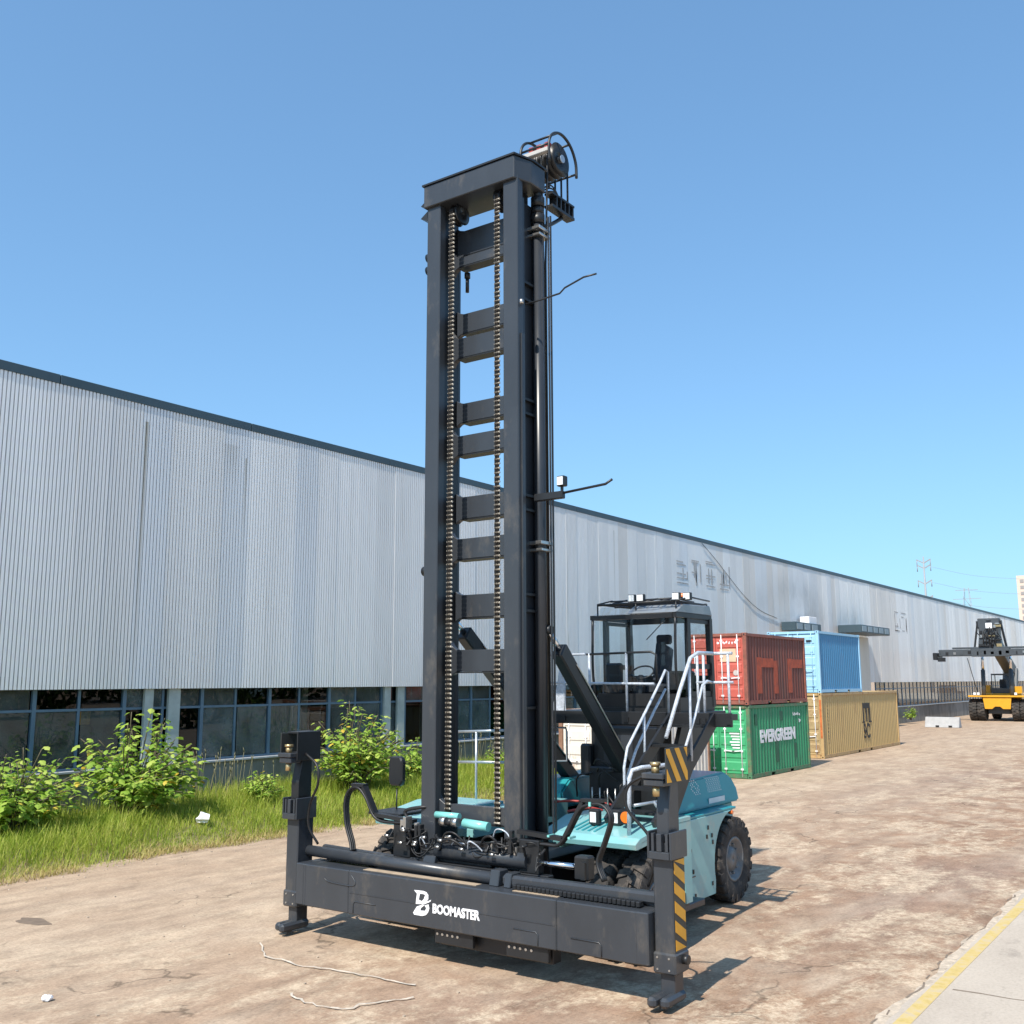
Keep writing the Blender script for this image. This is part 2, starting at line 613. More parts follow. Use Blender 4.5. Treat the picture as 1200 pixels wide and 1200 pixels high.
for x0, dx in ((12.9, 0.35), (17.4, 0.2), (24.5, 0.4), (33, 0.3)):
    p = V((x0, 3.1, 0.0065))
    while p.y > -6:
        q = p + V((rnd.uniform(-0.07, 0.07) + dx * 0.1, -0.3, 0))
        w = rnd.uniform(0.008, 0.02)
        ck.quad((p.x - w, p.y, p.z), (p.x + w, p.y, p.z), (q.x + w, q.y, q.z), (q.x - w, q.y, q.z))
        p = q
x = -5.0
py0 = None
while x < 60:
    yj = 3.36 + 0.06 + 0.07 * abs(math.sin(x * 0.9 + 1)) + rnd.uniform(-0.03, 0.03)
    if py0 is not None and rnd.random() < 0.55:
        w = rnd.uniform(0.004, 0.015)
        ck.quad((x - 0.18, py0 - w, 0.0065), (x, yj - w, 0.0065), (x, yj + w, 0.0065), (x - 0.18, py0 + w, 0.0065))
    py0 = yj
    x += 0.18
struct(ck.make('apron_crack', M_crack))

# ------------------------------------------------------------------ verge, grass
def verge_z(x, y):
    t = max(0.0, min(1.0, (y - 18.15) / 2.6))
    t = t * t * (3 - 2 * t)
    return -0.03 + 0.36 * t + 0.04 * math.sin(x * 1.3 + y) * t + 0.03 * math.sin(x * 3.1 - y * 2) * t


def verge_edge(x):
    return 18.15 + 0.22 * math.sin(x * 0.55) + 0.10 * math.sin(x * 1.9 + 1) + 0.05 * math.sin(x * 5.3)


M_soil = mat('verge_soil', (0.20, 0.15, 0.09), 0.95, var=0.3, scale=4, bump=0.8, bscale=14, dirt=(0.16, 0.17, 0.05), dirt_amt=0.8, dscale=2)
vg = B()
nx, ny = 130, 14
grid = []
for i in range(nx + 1):
    x = -10 + i * 0.5
    e = verge_edge(x)
    grid.append([vg.bm.verts.new((x, e + (23.4 - e) * j / ny, verge_z(x, e + (23.4 - e) * j / ny))) for j in range(ny + 1)])
for i in range(nx):
    for j in range(ny):
        vg.bm.faces.new((grid[i][j], grid[i + 1][j], grid[i + 1][j + 1], grid[i][j + 1])).smooth = True
struct(vg.make('verge', M_soil))


def leaf_mat(name, c0, c1, c2, scale=6.0, trans=0.35):
    m, N, L = node_mat(name)
    N.remove(N['Principled BSDF'])
    o = N['Material Output']
    P = N.new('ShaderNodeNewGeometry').outputs['Position']
    w = N.new('ShaderNodeTexWhiteNoise')
    r = N.new('ShaderNodeNewGeometry').outputs['Random Per Island']
    n = nz(N, L, P, scale, 4, 0.6)
    f = mth(N, L, 'ADD', mth(N, L, 'MULTIPLY', n, 0.55), mth(N, L, 'MULTIPLY', r, 0.45))
    c = ramp(N, L, f, [(0.22, c0), (0.52, c1), (0.80, c2)])
    d = N.new('ShaderNodeBsdfPrincipled')
    d.inputs['Roughness'].default_value = 0.55
    d.inputs['Specular IOR Level'].default_value = 0.3
    L.new(c, d.inputs['Base Color'])
    t = N.new('ShaderNodeBsdfTranslucent')
    L.new(c, t.inputs[0])
    mx = N.new('ShaderNodeMixShader')
    mx.inputs[0].default_value = trans
    L.new(d.outputs[0], mx.inputs[1])
    L.new(t.outputs[0], mx.inputs[2])
    L.new(mx.outputs[0], o.inputs[0])
    return m


M_grass = leaf_mat('grass_blades', (0.17, 0.27, 0.025), (0.38, 0.47, 0.06), (0.58, 0.54, 0.16), 0.9, 0.5)
rg = random.Random(11)
gv, gf = [], []


def blade(x, y, z, h, w, lean, az):
    dx, dy = math.cos(az), math.sin(az)
    px, py = -dy * w, dx * w
    b = len(gv)
    mx_, my_ = x + dx * lean * 0.35, y + dy * lean * 0.35
    gv.extend([(x - px, y - py, z), (x + px, y + py, z), (mx_ + px * 0.8, my_ + py * 0.8, z + h * 0.55),
               (mx_ - px * 0.8, my_ - py * 0.8, z + h * 0.55), (x + dx * lean, y + dy * lean, z + h)])
    gf.extend([(b, b + 1, b + 2, b + 3), (b + 3, b + 2, b + 4)])


def patchy(x, y):
    return 0.5 + 0.5 * math.sin(x * 0.9 + 2 * math.sin(y * 0.8)) * math.sin(y * 1.3 + x * 0.31)


cnt = 0
while cnt < 105000:
    x = rg.uniform(4, 46)
    e = verge_edge(x)
    y = rg.uniform(e - 0.25, 23.2)
    d = (y - e)
    if d < 0.5 and rg.random() > 0.35 + d:
        continue
    if x > 33 and rg.random() < 0.5:
        continue
    k = patchy(x, y)
    h = rg.uniform(0.12, 0.30) * (0.55 + 0.9 * k) * (0.4 if d < 0.25 else 0.8 if d < 0.8 else 1.25)
    h *= rg.choice((0.6, 0.8, 1.0, 1.0, 1.35))
    blade(x, y, verge_z(x, y) - 0.02, h, rg.uniform(0.004, 0.009), h * rg.uniform(0.1, 1.0), rg.uniform(0, 6.28))
    cnt += 1
# tall feathery weeds by the wall and a strip seen behind the machine
for i in range(5200):
    x = rg.choice((rg.uniform(17.5, 21.5), rg.uniform(24, 34), rg.uniform(24, 34), rg.uniform(5, 18)))
    y = rg.uniform(20.8, 23.15)
    h = rg.uniform(0.25, 0.65)
    blade(x, y, verge_z(x, y), h, rg.uniform(0.006, 0.011), h * rg.uniform(0.1, 0.5), rg.uniform(0, 6.28))
gv1, gf1 = gv, gf
gv, gf = [], []
for i in range(16000):
    x = rg.uniform(4, 34)
    e = verge_edge(x)
    d = abs(rg.gauss(0, 0.45)) - 0.18
    if patchy(x * 1.7, e + d) < 0.25: continue
    h = rg.uniform(0.05, 0.20)
    blade(x, e + d, verge_z(x, e + d) - 0.01, h, rg.uniform(0.004, 0.008), h * rg.uniform(0.4, 1.6), rg.uniform(0, 6.28))
me = bpy.data.meshes.new('dry_grass')
me.from_pydata(gv, [], gf)
me.materials.append(leaf_mat('dry_grass_blades', (0.30, 0.22, 0.09), (0.48, 0.38, 0.16), (0.42, 0.44, 0.10), 1.4, 0.3))
go = bpy.data.objects.new('dry_grass', me)
COL.objects.link(go)
tag(go, 'short dry tan grass along the edge of the verge', 'grass', kind='stuff')
gv, gf = gv1, gf1
me = bpy.data.meshes.new('grass')
me.from_pydata(gv, [], gf)
me.materials.append(M_grass)
go = bpy.data.objects.new('grass', me)
COL.objects.link(go)
tag(go, 'long sunlit yellow-green grass on the verge along the warehouse wall', 'grass', kind='stuff')

# ------------------------------------------------------------------ warehouse
WY = 23.24
WX0, WX1 = 1.3, 191.0


def clad_material(name, col):
    m, N, L = node_mat(name)
    b = N['Principled BSDF']
    b.inputs['Roughness'].default_value = 0.38
    b.inputs['Metallic'].default_value = 0.0
    P = N.new('ShaderNodeNewGeometry').outputs['Position']
    oi = N.new('ShaderNodeObjectInfo').outputs['Random']
    n1 = nz(N, L, P, 0.5, 6, 0.6, (1, 1, 0.12))
    c = ramp(N, L, n1, [(0.3, tuple(v * 0.90 for v in col)), (0.7, tuple(v * 1.06 for v in col))])
    c = mixc(N, L, 1.0, c, ramp(N, L, oi, [(0, gsc(0.93)), (1, gsc(1.05))]), 'MULTIPLY')
    # brown rain streaks below the eaves and at random
    n2 = nz(N, L, P, 1.6, 7, 0.7, (1.6, 1, 0.05))
    s1 = ramp(N, L, n2, [(0.60, gsc(0)), (0.74, gsc(0.5))])
    c = mixc(N, L, s1, c, (0.33, 0.30, 0.25))
    sep = N.new('ShaderNodeSeparateXYZ')
    L.new(P, sep.inputs[0])
    for X0, wd, zt, zb, amt in ((15.80, 0.08, 10.3, 3.6, 0.75), (19.15, 0.05, 9.9, 7.2, 0.7), (18.6, 0.35, 10.2, 9.0, 0.25), (40.5, 0.06, 10.3, 6, 0.4)):
        d = mth(N, L, 'ABSOLUTE', mth(N, L, 'SUBTRACT', sep.outputs[0], X0))
        a = N.new('ShaderNodeMapRange')
        a.inputs[1].default_value = wd
        a.inputs[2].default_value = wd * 0.3
        L.new(d, a.inputs[0])
        z1 = N.new('ShaderNodeMapRange')
        z1.inputs[1].default_value = zb
        z1.inputs[2].default_value = zt
        z1.inputs[3].default_value = 0.15
        L.new(sep.outputs[2], z1.inputs[0])
        lim = mth(N, L, 'LESS_THAN', sep.outputs[2], zt)
        f = mth(N, L, 'MULTIPLY', mth(N, L, 'MULTIPLY', mth(N, L, 'MULTIPLY', a.outputs[0], z1.outputs[0]), lim), amt)
        c = mixc(N, L, f, c, (0.27, 0.24, 0.17))
    # soot above the canopy
    for X0, Z0, rx, rz, amt in ((63.6, 9.1, 3.2, 0.8, 0.55), (66.5, 7.5, 3.5, 1.1, 0.6), (58.5, 7.9, 2.5, 1.0, 0.3), (74.5, 7.7, 2.5, 0.9, 0.5)):
        u = mth(N, L, 'POWER', mth(N, L, 'DIVIDE', mth(N, L, 'SUBTRACT', sep.outputs[0], X0), rx), 2.0)
        v = mth(N, L, 'POWER', mth(N, L, 'DIVIDE', mth(N, L, 'SUBTRACT', sep.outputs[2], Z0), rz), 2.0)
        e = mth(N, L, 'POWER', 2.718, mth(N, L, 'MULTIPLY', mth(N, L, 'ADD', u, v), -1.0))
        e = mth(N, L, 'MULTIPLY', e, ramp(N, L, nz(N, L, P, 0.5, 6, 0.7, (1, 1, 0.5)), [(0.35, gsc(0.3)), (0.6, gsc(1))]))
        c = mixc(N, L, mth(N, L, 'MULTIPLY', e, amt), c, (0.20, 0.21, 0.22))
    L.new(c, b.inputs['Base Color'])
    return m


CL = [clad_material('cladding_grey', (0.80, 0.80, 0.80)), clad_material('cladding_blue_grey', (0.73, 0.755, 0.785)),
      clad_material('cladding_white', (0.86, 0.86, 0.855)), clad_material('cladding_warm', (0.74, 0.715, 0.69))]
M_groove = CL[0]
wh = thing('warehouse', (60, WY, 0), 'long grey corrugated metal warehouse with a dark fascia and a band of windows', 'building')
SHW, CZ0, CZ1 = 0.9, 3.3, 10.78
sheet_me = []
for m_ in CL:
    b = B()
    prof = []
    for k in range(9):
        o = k * 0.1
        prof += [(o + 0.002, -0.032), (o + 0.070, -0.032), (o + 0.073, 0.045), (o + 0.099, 0.045)]
    prof = [(0.0012, 0.046)] + prof + [(0.9015, 0.044)]
    lo = [b.bm.verts.new((p[0], p[1], CZ0)) for p in prof]
    hi = [b.bm.verts.new((p[0], p[1], CZ1)) for p in prof]
    for i in range(len(prof) - 1):
        b.bm.faces.new((lo[i], lo[i + 1], hi[i + 1], hi[i]))
    lo2 = [b.bm.verts.new((p[0], p[1] + 0.004, CZ0)) for p in prof]
    for i in range(len(prof) - 1):
        b.bm.faces.new((lo[i + 1], lo[i], lo2[i], lo2[i + 1]))
    sheet_me.append(b.mesh('cladding_sheet', m_))
rs = random.Random(5)
x = WX0
while x < WX1:
    k = 0
    if 62 < x < 67: k = 1
    elif 72 < x < 79: k = 2
    elif 79 <= x < 86: k = 3
    elif rs.random() < 0.06: k = 1
    elif x > 40 and rs.random() < 0.25: k = 3
    o = bpy.data.objects.new('cladding_sheet', sheet_me[k])
    COL.objects.link(o)
    o.parent = wh
    o.location = (x - 60, rs.uniform(-0.004, 0.004), 0)
    o.rotation_euler = (0, 0, R(rs.uniform(-0.25, 0.25)))
    x += SHW
B().box(WX0, WX1, WY + 0.10, WY + 0.14, 3.62, 10.66).make('wall_backing', mat('dark_backing', (0.03, 0.03, 0.03), 0.9), wh)
M_fascia = mat('fascia_slate', (0.045, 0.075, 0.095), 0.45, var=0.15, scale=0.6)
x = WX0
fb = B().box(0, 5.98, -0.050, 0.25, 10.74, 10.97, 0.008).mesh('fascia', M_fascia)
while x < WX1:
    o = bpy.data.objects.new('fascia', fb)
    COL.objects.link(o)
    o.parent = wh
    o.location = (x - 60, 0, 0)
    x += 6.0
M_roof = mat('roof_sheet', (0.25, 0.28, 0.30), 0.5)
B().poly([(WY + 0.26, 10.80), (WY + 20, 12.2), (WY + 40, 10.8), (WY + 40, 10.7), (WY + 20, 12.05), (WY + 0.26, 10.7)], 'x', WX0, WX1).make('roof', M_roof, wh)
M_concd = mat('stained_concrete', (0.23, 0.225, 0.21), 0.9, var=0.25, scale=1.2, bump=0.4, bscale=12, dirt=(0.10, 0.10, 0.09), dirt_amt=0.7, dscale=1.1, stretch=(1, 1, 0.35))
M_frame = mat('window_frame_blue', (0.10, 0.17, 0.24), 0.45, var=0.12)
M_sill = mat('pale_sill', (0.36, 0.38, 0.40), 0.6, var=0.15)
M_inner = mat('dim_interior', (0.055, 0.06, 0.055), 0.9, var=0.3, scale=0.6)
M_column = mat('pale_column', (0.42, 0.46, 0.44), 0.7, var=0.2, scale=2)
B().box(WX0, WX1, WY + 0.06, WY + 0.5, -0.1, 1.30, 0.01).make('plinth', M_concd, wh)
B().box(WX0, WX1, WY - 0.02, WY + 0.3, 1.303, 1.36, 0.008).make('window_sill', M_sill, wh)
B().box(WX0, WX1, WY + 0.02, WY + 0.55, 3.36, 3.6).make('lintel', M_concd, wh)
B().box(WX0, 82, WY + 7, WY + 7.2, 0, 3.6).box(WX0, WX1, WY + 0.56, WY + 39.9, 3.62, 3.8).make('inner_wall', M_inner, wh)
B().box(WX0, WX0 + 0.2, WY + 0.04, WY + 40, -0.1, 10.7).make('end_wall', CL[0], wh)
B().box(WX0 + 0.3, 82, WY + 0.51, WY + 6.9, 0.02, 0.1).make('inner_floor', M_inner, wh)
# window units, 2.4 m each
U = 2.4
fr = B()
fr.box(0, 0.10, -0.04, 0.05, 1.362, 3.358).box(1.165, 1.235, -0.03, 0.04, 1.42, 3.30)
fr.box(0.101, 2.40, -0.045, 0.05, 1.363, 1.42).box(0.101, 2.40, -0.045, 0.05, 3.29, 3.357)
fr.box(0.102, 1.164, -0.03, 0.035, 2.77, 2.83).box(1.236, 2.399, -0.03, 0.035, 2.77, 2.83)
fr_me = fr.mesh('window', M_frame)
pl = B().box(0, 1.06, -0.004, 0.004, 0, 1.35).mesh('pane', M_winglass)
pu = B().box(0, 1.06, -0.004, 0.004, 0, 0.46).mesh('pane', M_winglass)
pls = [pl] + [B().box(0, 1.06, -0.004, 0.004, 0, 1.35).mesh('pane', q_) for q_ in (M_windust, M_windust2, M_winblue)]
pus = [pu] + [B().box(0, 1.06, -0.004, 0.004, 0, 0.46).mesh('pane', q_) for q_ in (M_windust, M_windust2, M_winblue)]
pw = B().box(0.1, 2.4, -0.004, 0.004, 1.42, 3.29).mesh('pane', M_winglass)
x = WX0
rp = random.Random(9)
while x < WX1 - 2.4:
    if 60.5 < x < 80:
        x += U
        continue
    w = bpy.data.objects.new('window', fr_me)
    COL.objects.link(w)
    w.parent = wh
    w.location = (x - 60, 0.22, 0)
    if x < 46:
        for dx in (0.103, 1.237):
            for me_, z in ((pls[rp.choice((0, 1, 1, 2, 2, 3))], 1.42), (pus[rp.choice((0, 1, 1, 2, 3))], 2.83)):
                p = bpy.data.objects.new('pane', me_)
                COL.objects.link(p)
                p.parent = w
                p.location = (dx + (0.0 if dx < 1 else 0.05), rp.uniform(-0.002, 0.002), z)
                p.rotation_euler = (R(rp.uniform(-0.7, 0.7)), 0, R(rp.uniform(-0.5, 0.5)))
    else:
        p = bpy.data.objects.new('pane', pw)
        COL.objects.link(p)
        p.parent = w
    x += U
for cx, cw_ in ((16.27, 0.26), (17.0, 0.36), (25.36, 0.30), (26.0, 0.34), (4.6, 0.3), (37.4, 0.3)):
    B().box(cx, cx + cw_, WY + 0.08, WY + 0.168, 1.363, 3.35).make('pier', M_column, wh)
for cx in (10.3, 22.5, 25.6, 28.5, 34.5, 40.5, 46.5):
    B().box(cx, cx + 0.28, 24.2, 24.5, 0.1, 3.61).make('column', M_column, wh)
M_not = mat('orange_notice_paper', (0.55, 0.27, 0.05), 0.7)
B().box(14.58, 14.86, WY + 0.245, WY + 0.25, 2.44, 2.76).make('paper_notice', M_not, wh)
M_board = mat('grey_plank_board', (0.34, 0.32, 0.29), 0.8, var=0.3, scale=5, stretch=(3, 1, 0.3))
for k in range(9):
    B().box(20.55 + 0.17 * k, 20.55 + 0.17 * k + 0.16, WY + 0.30 + 0.004 * (k % 2), WY + 0.33, 1.43, 2.76).make('plank', M_board, wh)
M_poster = mat('green_poster', (0.05, 0.22, 0.16), 0.6)
B().box(29.15, 29.75, WY + 0.245, WY + 0.252, 2.0, 2.74).make('poster', M_poster, wh)
B().cyl((29.45, WY + 0.2425, 2.46), (29.45, WY + 0.2445, 2.46), 0.17, 20).make('poster_emblem', M_white, wh)
# sliding door and canopy
M_door = mat('cream_sliding_door', (0.60, 0.575, 0.51), 0.55, var=0.08, scale=1, stretch=(1, 1, 0.2))
for k in range(3):
    B().box(71.4 + 2.3 * k, 71.4 + 2.3 * k + 2.27, WY - 0.12, WY - 0.06, 0.03, 6.6, 0.01).make('door_panel', M_door, wh)
M_cpan = mat('canopy_panel_grey', (0.24, 0.30, 0.34), 0.4)
for c0, c1, yf, zt in ((71.3, 78.2, 21.5, 7.25), (60.6, 65.2, 22.2, 7.0)):
    cn = B().box(c0, c1, yf, WY - 0.14, zt - 0.55, zt, 0.03).make('canopy', M_fascia, wh)
    k = c0 + 0.2
    while k + 1.1 < c1:
        B().box(k, k + 0.95, yf - 0.03, yf - 0.003, zt - 0.45, zt - 0.08).make('canopy_panel', M_cpan, cn)
        k += 1.35
B().box(63.6, 65.0, 22.4, 23.0, 7.003, 7.45, 0.02).make('air_conditioner', M_white, wh)
B().tube([(49.85, WY - 0.06, 10.7), (51.7, WY - 0.07, 9.9), (55.0, WY - 0.07, 8.35), (57.5, WY - 0.07, 7.55), (60.2, WY - 0.06, 7.2)], 0.014, 6).make('cable', M_rubber, wh)
# ghosts of removed lettering: faint brown strokes
M_ghost = mat('faded_glue_marks', (0.46, 0.44, 0.42), 0.8, var=0.25, scale=4)
rgst = random.Random(21)
gb = B()
for x0, z0, n, s in ((46.8, 8.3, 4, 1.45), (86.0, 7.3, 2, 1.7)):
    for c_ in range(n):
        cx = x0 + c_ * s * 1.2
        for _ in range(7):
            if rgst.random() < 0.5:
                zz = z0 + rgst.uniform(0, s)
                gb.box(cx, cx + s * rgst.uniform(0.4, 0.9), WY - 0.041, WY - 0.037, zz, zz + 0.06)
            else:
                xx = cx + rgst.uniform(0, s * 0.9)
                gb.box(xx, xx + 0.12, WY - 0.0405, WY - 0.0375, z0 + rgst.uniform(0, 0.5), z0 + rgst.uniform(0.7, s))
gb.make('faded_lettering', M_ghost, wh)['kind'] = 'stuff'

# trees across the yard, seen in the window reflections
rt2 = random.Random(77)
tv, tf = [], []
cx = -70.0
while cx < 170:
    hgt, rad = rt2.uniform(8, 13), rt2.uniform(3.2, 5.0)
    cy_ = rt2.uniform(-48, -42)
    for k in range(900):
        u, w_ = rt2.uniform(-1, 1), rt2.uniform(0, 6.28)
        r_ = rt2.random() ** 0.4
        q = math.sqrt(1 - u * u)
        p = V((cx + rad * r_ * q * math.cos(w_), cy_ + rad * r_ * q * math.sin(w_), hgt * 0.52 + hgt * 0.50 * r_ * u))
        a, e_ = rt2.uniform(0, 6.28), rt2.uniform(-0.9, 0.9)
        d = V((math.cos(a) * math.cos(e_), math.sin(a) * math.cos(e_), math.sin(e_)))
        sd = d.orthogonal().normalized()
        l_ = rt2.uniform(0.35, 0.7)
        i = len(tv)
        tv.extend([tuple(p), tuple(p + d * l_ * 0.5 + sd * l_ * 0.35), tuple(p + d * l_), tuple(p + d * l_ * 0.5 - sd * l_ * 0.35)])
        tf.append((i, i + 1, i + 2, i + 3))
    for k in range(6):
        a0, a1 = 1.047 * k, 1.047 * (k + 1)
        i = len(tv)
        tv.extend([(cx + 0.25 * math.cos(a0), cy_ + 0.25 * math.sin(a0), 0), (cx + 0.25 * math.cos(a1), cy_ + 0.25 * math.sin(a1), 0),
                   (cx + 0.12 * math.cos(a1), cy_ + 0.12 * math.sin(a1), hgt * 0.6), (cx + 0.12 * math.cos(a0), cy_ + 0.12 * math.sin(a0), hgt * 0.6)])
        tf.append((i, i + 1, i + 2, i + 3))
    cx += rt2.uniform(3.5, 6.0)
for k in range(9000):
    p = V((rt2.uniform(-75, 172), rt2.uniform(-47, -41), 3.4 * rt2.random()))
    a, e_ = rt2.uniform(0, 6.28), rt2.uniform(-0.9, 0.9)
    d = V((math.cos(a) * math.cos(e_), math.sin(a) * math.cos(e_), math.sin(e_)))
    sd = d.orthogonal().normalized()
    l_ = rt2.uniform(0.4, 0.8)
    i = len(tv)
    tv.extend([tuple(p), tuple(p + d * l_ * 0.5 + sd * l_ * 0.35), tuple(p + d * l_), tuple(p + d * l_ * 0.5 - sd * l_ * 0.35)])
    tf.append((i, i + 1, i + 2, i + 3))
me = bpy.data.meshes.new('tree_line')
me.from_pydata(tv, [], tf)
me.materials.append(leaf_mat('tree_leaves', (0.025, 0.055, 0.012), (0.05, 0.10, 0.02), (0.09, 0.15, 0.03), 0.5, 0.25))
go = bpy.data.objects.new('tree_line', me)
COL.objects.link(go)
tag(go, 'dark green row of trees across the yard, mirrored in the warehouse windows', 'trees', kind='stuff')

dp = B()
dp.quad(*[(8.73 + 0.16 * math.cos(t) * (1 + 0.2 * math.sin(3 * t)), 14.9 + 0.36 * math.sin(t) * (1 + 0.15 * math.cos(5 * t)), 0.003) for t in [2 * math.pi * k / 24 for k in range(24)]])
struct(dp.make('damp_patch', mat('damp_ground', (0.17, 0.125, 0.09), 0.8, var=0.2, scale=6)))

# ------------------------------------------------------------------ container handler
YC = 8.55


def worn_marks(name, n, size, m_, pos, face, parent, step=None, down=False, seed=1):
    """small print too worn to read: one blotted mark per character"""
    rr = random.Random(seed)
    step = step or size * 0.75
    for k in range(n):
        b = B()
        for _ in range(3):
            u0 = rr.uniform(0, size * 0.35)
            u1 = u0 + rr.uniform(0.15, 0.3) * size
            z0 = rr.uniform(0, size * 0.4)
            z1 = z0 + rr.uniform(0.25, 0.55) * size
            du, dz = (0, -k * step) if down else (k * step, 0)
            e = 0.0006 * _
            if face == '-y':
                b.box(pos[0] + u0 + du, pos[0] + u1 + du, pos[1] - e - 0.002, pos[1] - e + 0.002, pos[2] + z0 + dz, pos[2] + z1 + dz)
            else:
                b.box(pos[0] - e - 0.002, pos[0] - e + 0.002, pos[1] - u0 - du, pos[1] - u1 - du, pos[2] + z0 + dz, pos[2] + z1 + dz)
        b.make(name, m_, parent)['kind'] = 'stuff'


ch = thing('container_handler', (13.0, YC, 0), 'tall teal and slate-grey empty container handler with a lowered side-lift spreader', 'container handler')

# --- wheels: one tyre mesh and one rim mesh, shared
def tyre_mesh(r=0.66, w=0.36):
    b = B()
    h = w / 2
    b.lathe([(-h * 0.8, r * 0.52), (-h * 0.98, r * 0.62), (-h, r * 0.80), (-h * 0.93, r * 0.90), (-h * 0.80, r * 0.945),
             (h * 0.80, r * 0.945), (h * 0.93, r * 0.90), (h, r * 0.80), (h * 0.98, r * 0.62), (h * 0.8, r * 0.52)], n=44, close=False)
    n = 20
    for k in range(n):
        for sd in (-1, 1):
            a = 2 * math.pi * (k + (0.5 if sd > 0 else 0)) / n
            def P(rr, y, t):
                return (rr * math.cos(t), y, rr * math.sin(t))
            dc, ds = 0.085, 0.11
            sk = 0.10
            r0, r1 = r * 0.93, r
            b.hexa([P(r0, -sd * 0.02, a - dc), P(r0, sd * h * 0.97, a - ds + sk), P(r0, sd * h * 0.97, a + ds + sk), P(r0, -sd * 0.02, a + dc),
                    P(r1, -sd * 0.02, a - dc * .9), P(r1 * 0.985, sd * h * 0.92, a - ds * .85 + sk), P(r1 * 0.985, sd * h * 0.92, a + ds * .85 + sk), P(r1, -sd * 0.02, a + dc * .9)])
            b.hexa([P(r0 * 0.87, sd * h * 0.985, a - ds * .7 + sk), P(r0 * 0.87, sd * h * 1.03, a - ds * .6 + sk), P(r0 * 0.87, sd * h * 1.03, a + ds * .6 + sk), P(r0 * 0.87, sd * h * 0.985, a + ds * .7 + sk),
                    P(r1 * 0.975, sd * h * 0.90, a - ds * .85 + sk), P(r1 * 0.965, sd * h * 0.985, a - ds * .8 + sk), P(r1 * 0.965, sd * h * 0.985, a + ds * .8 + sk), P(r1 * 0.975, sd * h * 0.90, a + ds * .85 + sk)])
    return b.mesh('tyre', M_tyre)


def rim_mesh(r=0.345, w=0.36):
    h = w / 2
    b = B().lathe([(-h * 0.84, r), (-h * 0.84, r * 0.90), (-h * 0.45, r * 0.80), (-h * 0.35, r * 0.55), (-h * 0.62, r * 0.50), (-h * 0.66, r * 0.20),
                   (-h * 0.66, 0.001), (h * 0.3, 0.001), (h * 0.5, r * 0.8), (h * 0.84, r * 0.9), (h * 0.84, r)], n=32, close=True)
    for k in range(10):
        t = 2 * math.pi * k / 10
        p = V((r * 0.66 * math.cos(t), -h * 0.40, r * 0.66 * math.sin(t)))
        b.cyl(p, p + V((0, -0.035, 0)), 0.019, 6)
    return b.mesh('wheel', mat('rim_grey', (0.16, 0.165, 0.17), 0.45, 0.2, var=0.25, scale=10, dirt=DUST, dirt_amt=0.5, dscale=8))


ty, rm = tyre_mesh(), rim_mesh()
for wx, wy, flip in ((12.05, 6.50, 0), (12.05, 6.95, 0), (12.05, 10.15, 1), (12.05, 10.60, 1), (15.87, 7.14, 0), (15.87, 9.96, 1)):
    w = bpy.data.objects.new('wheel', rm)
    COL.objects.link(w)
    w.parent = ch
    w.location = (wx - 13.0, wy - YC, 0.655)
    w.rotation_euler = (0, random.uniform(0, 6), math.pi if flip else 0)
    t = bpy.data.objects.new('tyre', ty)
    COL.objects.link(t)
    t.parent = w

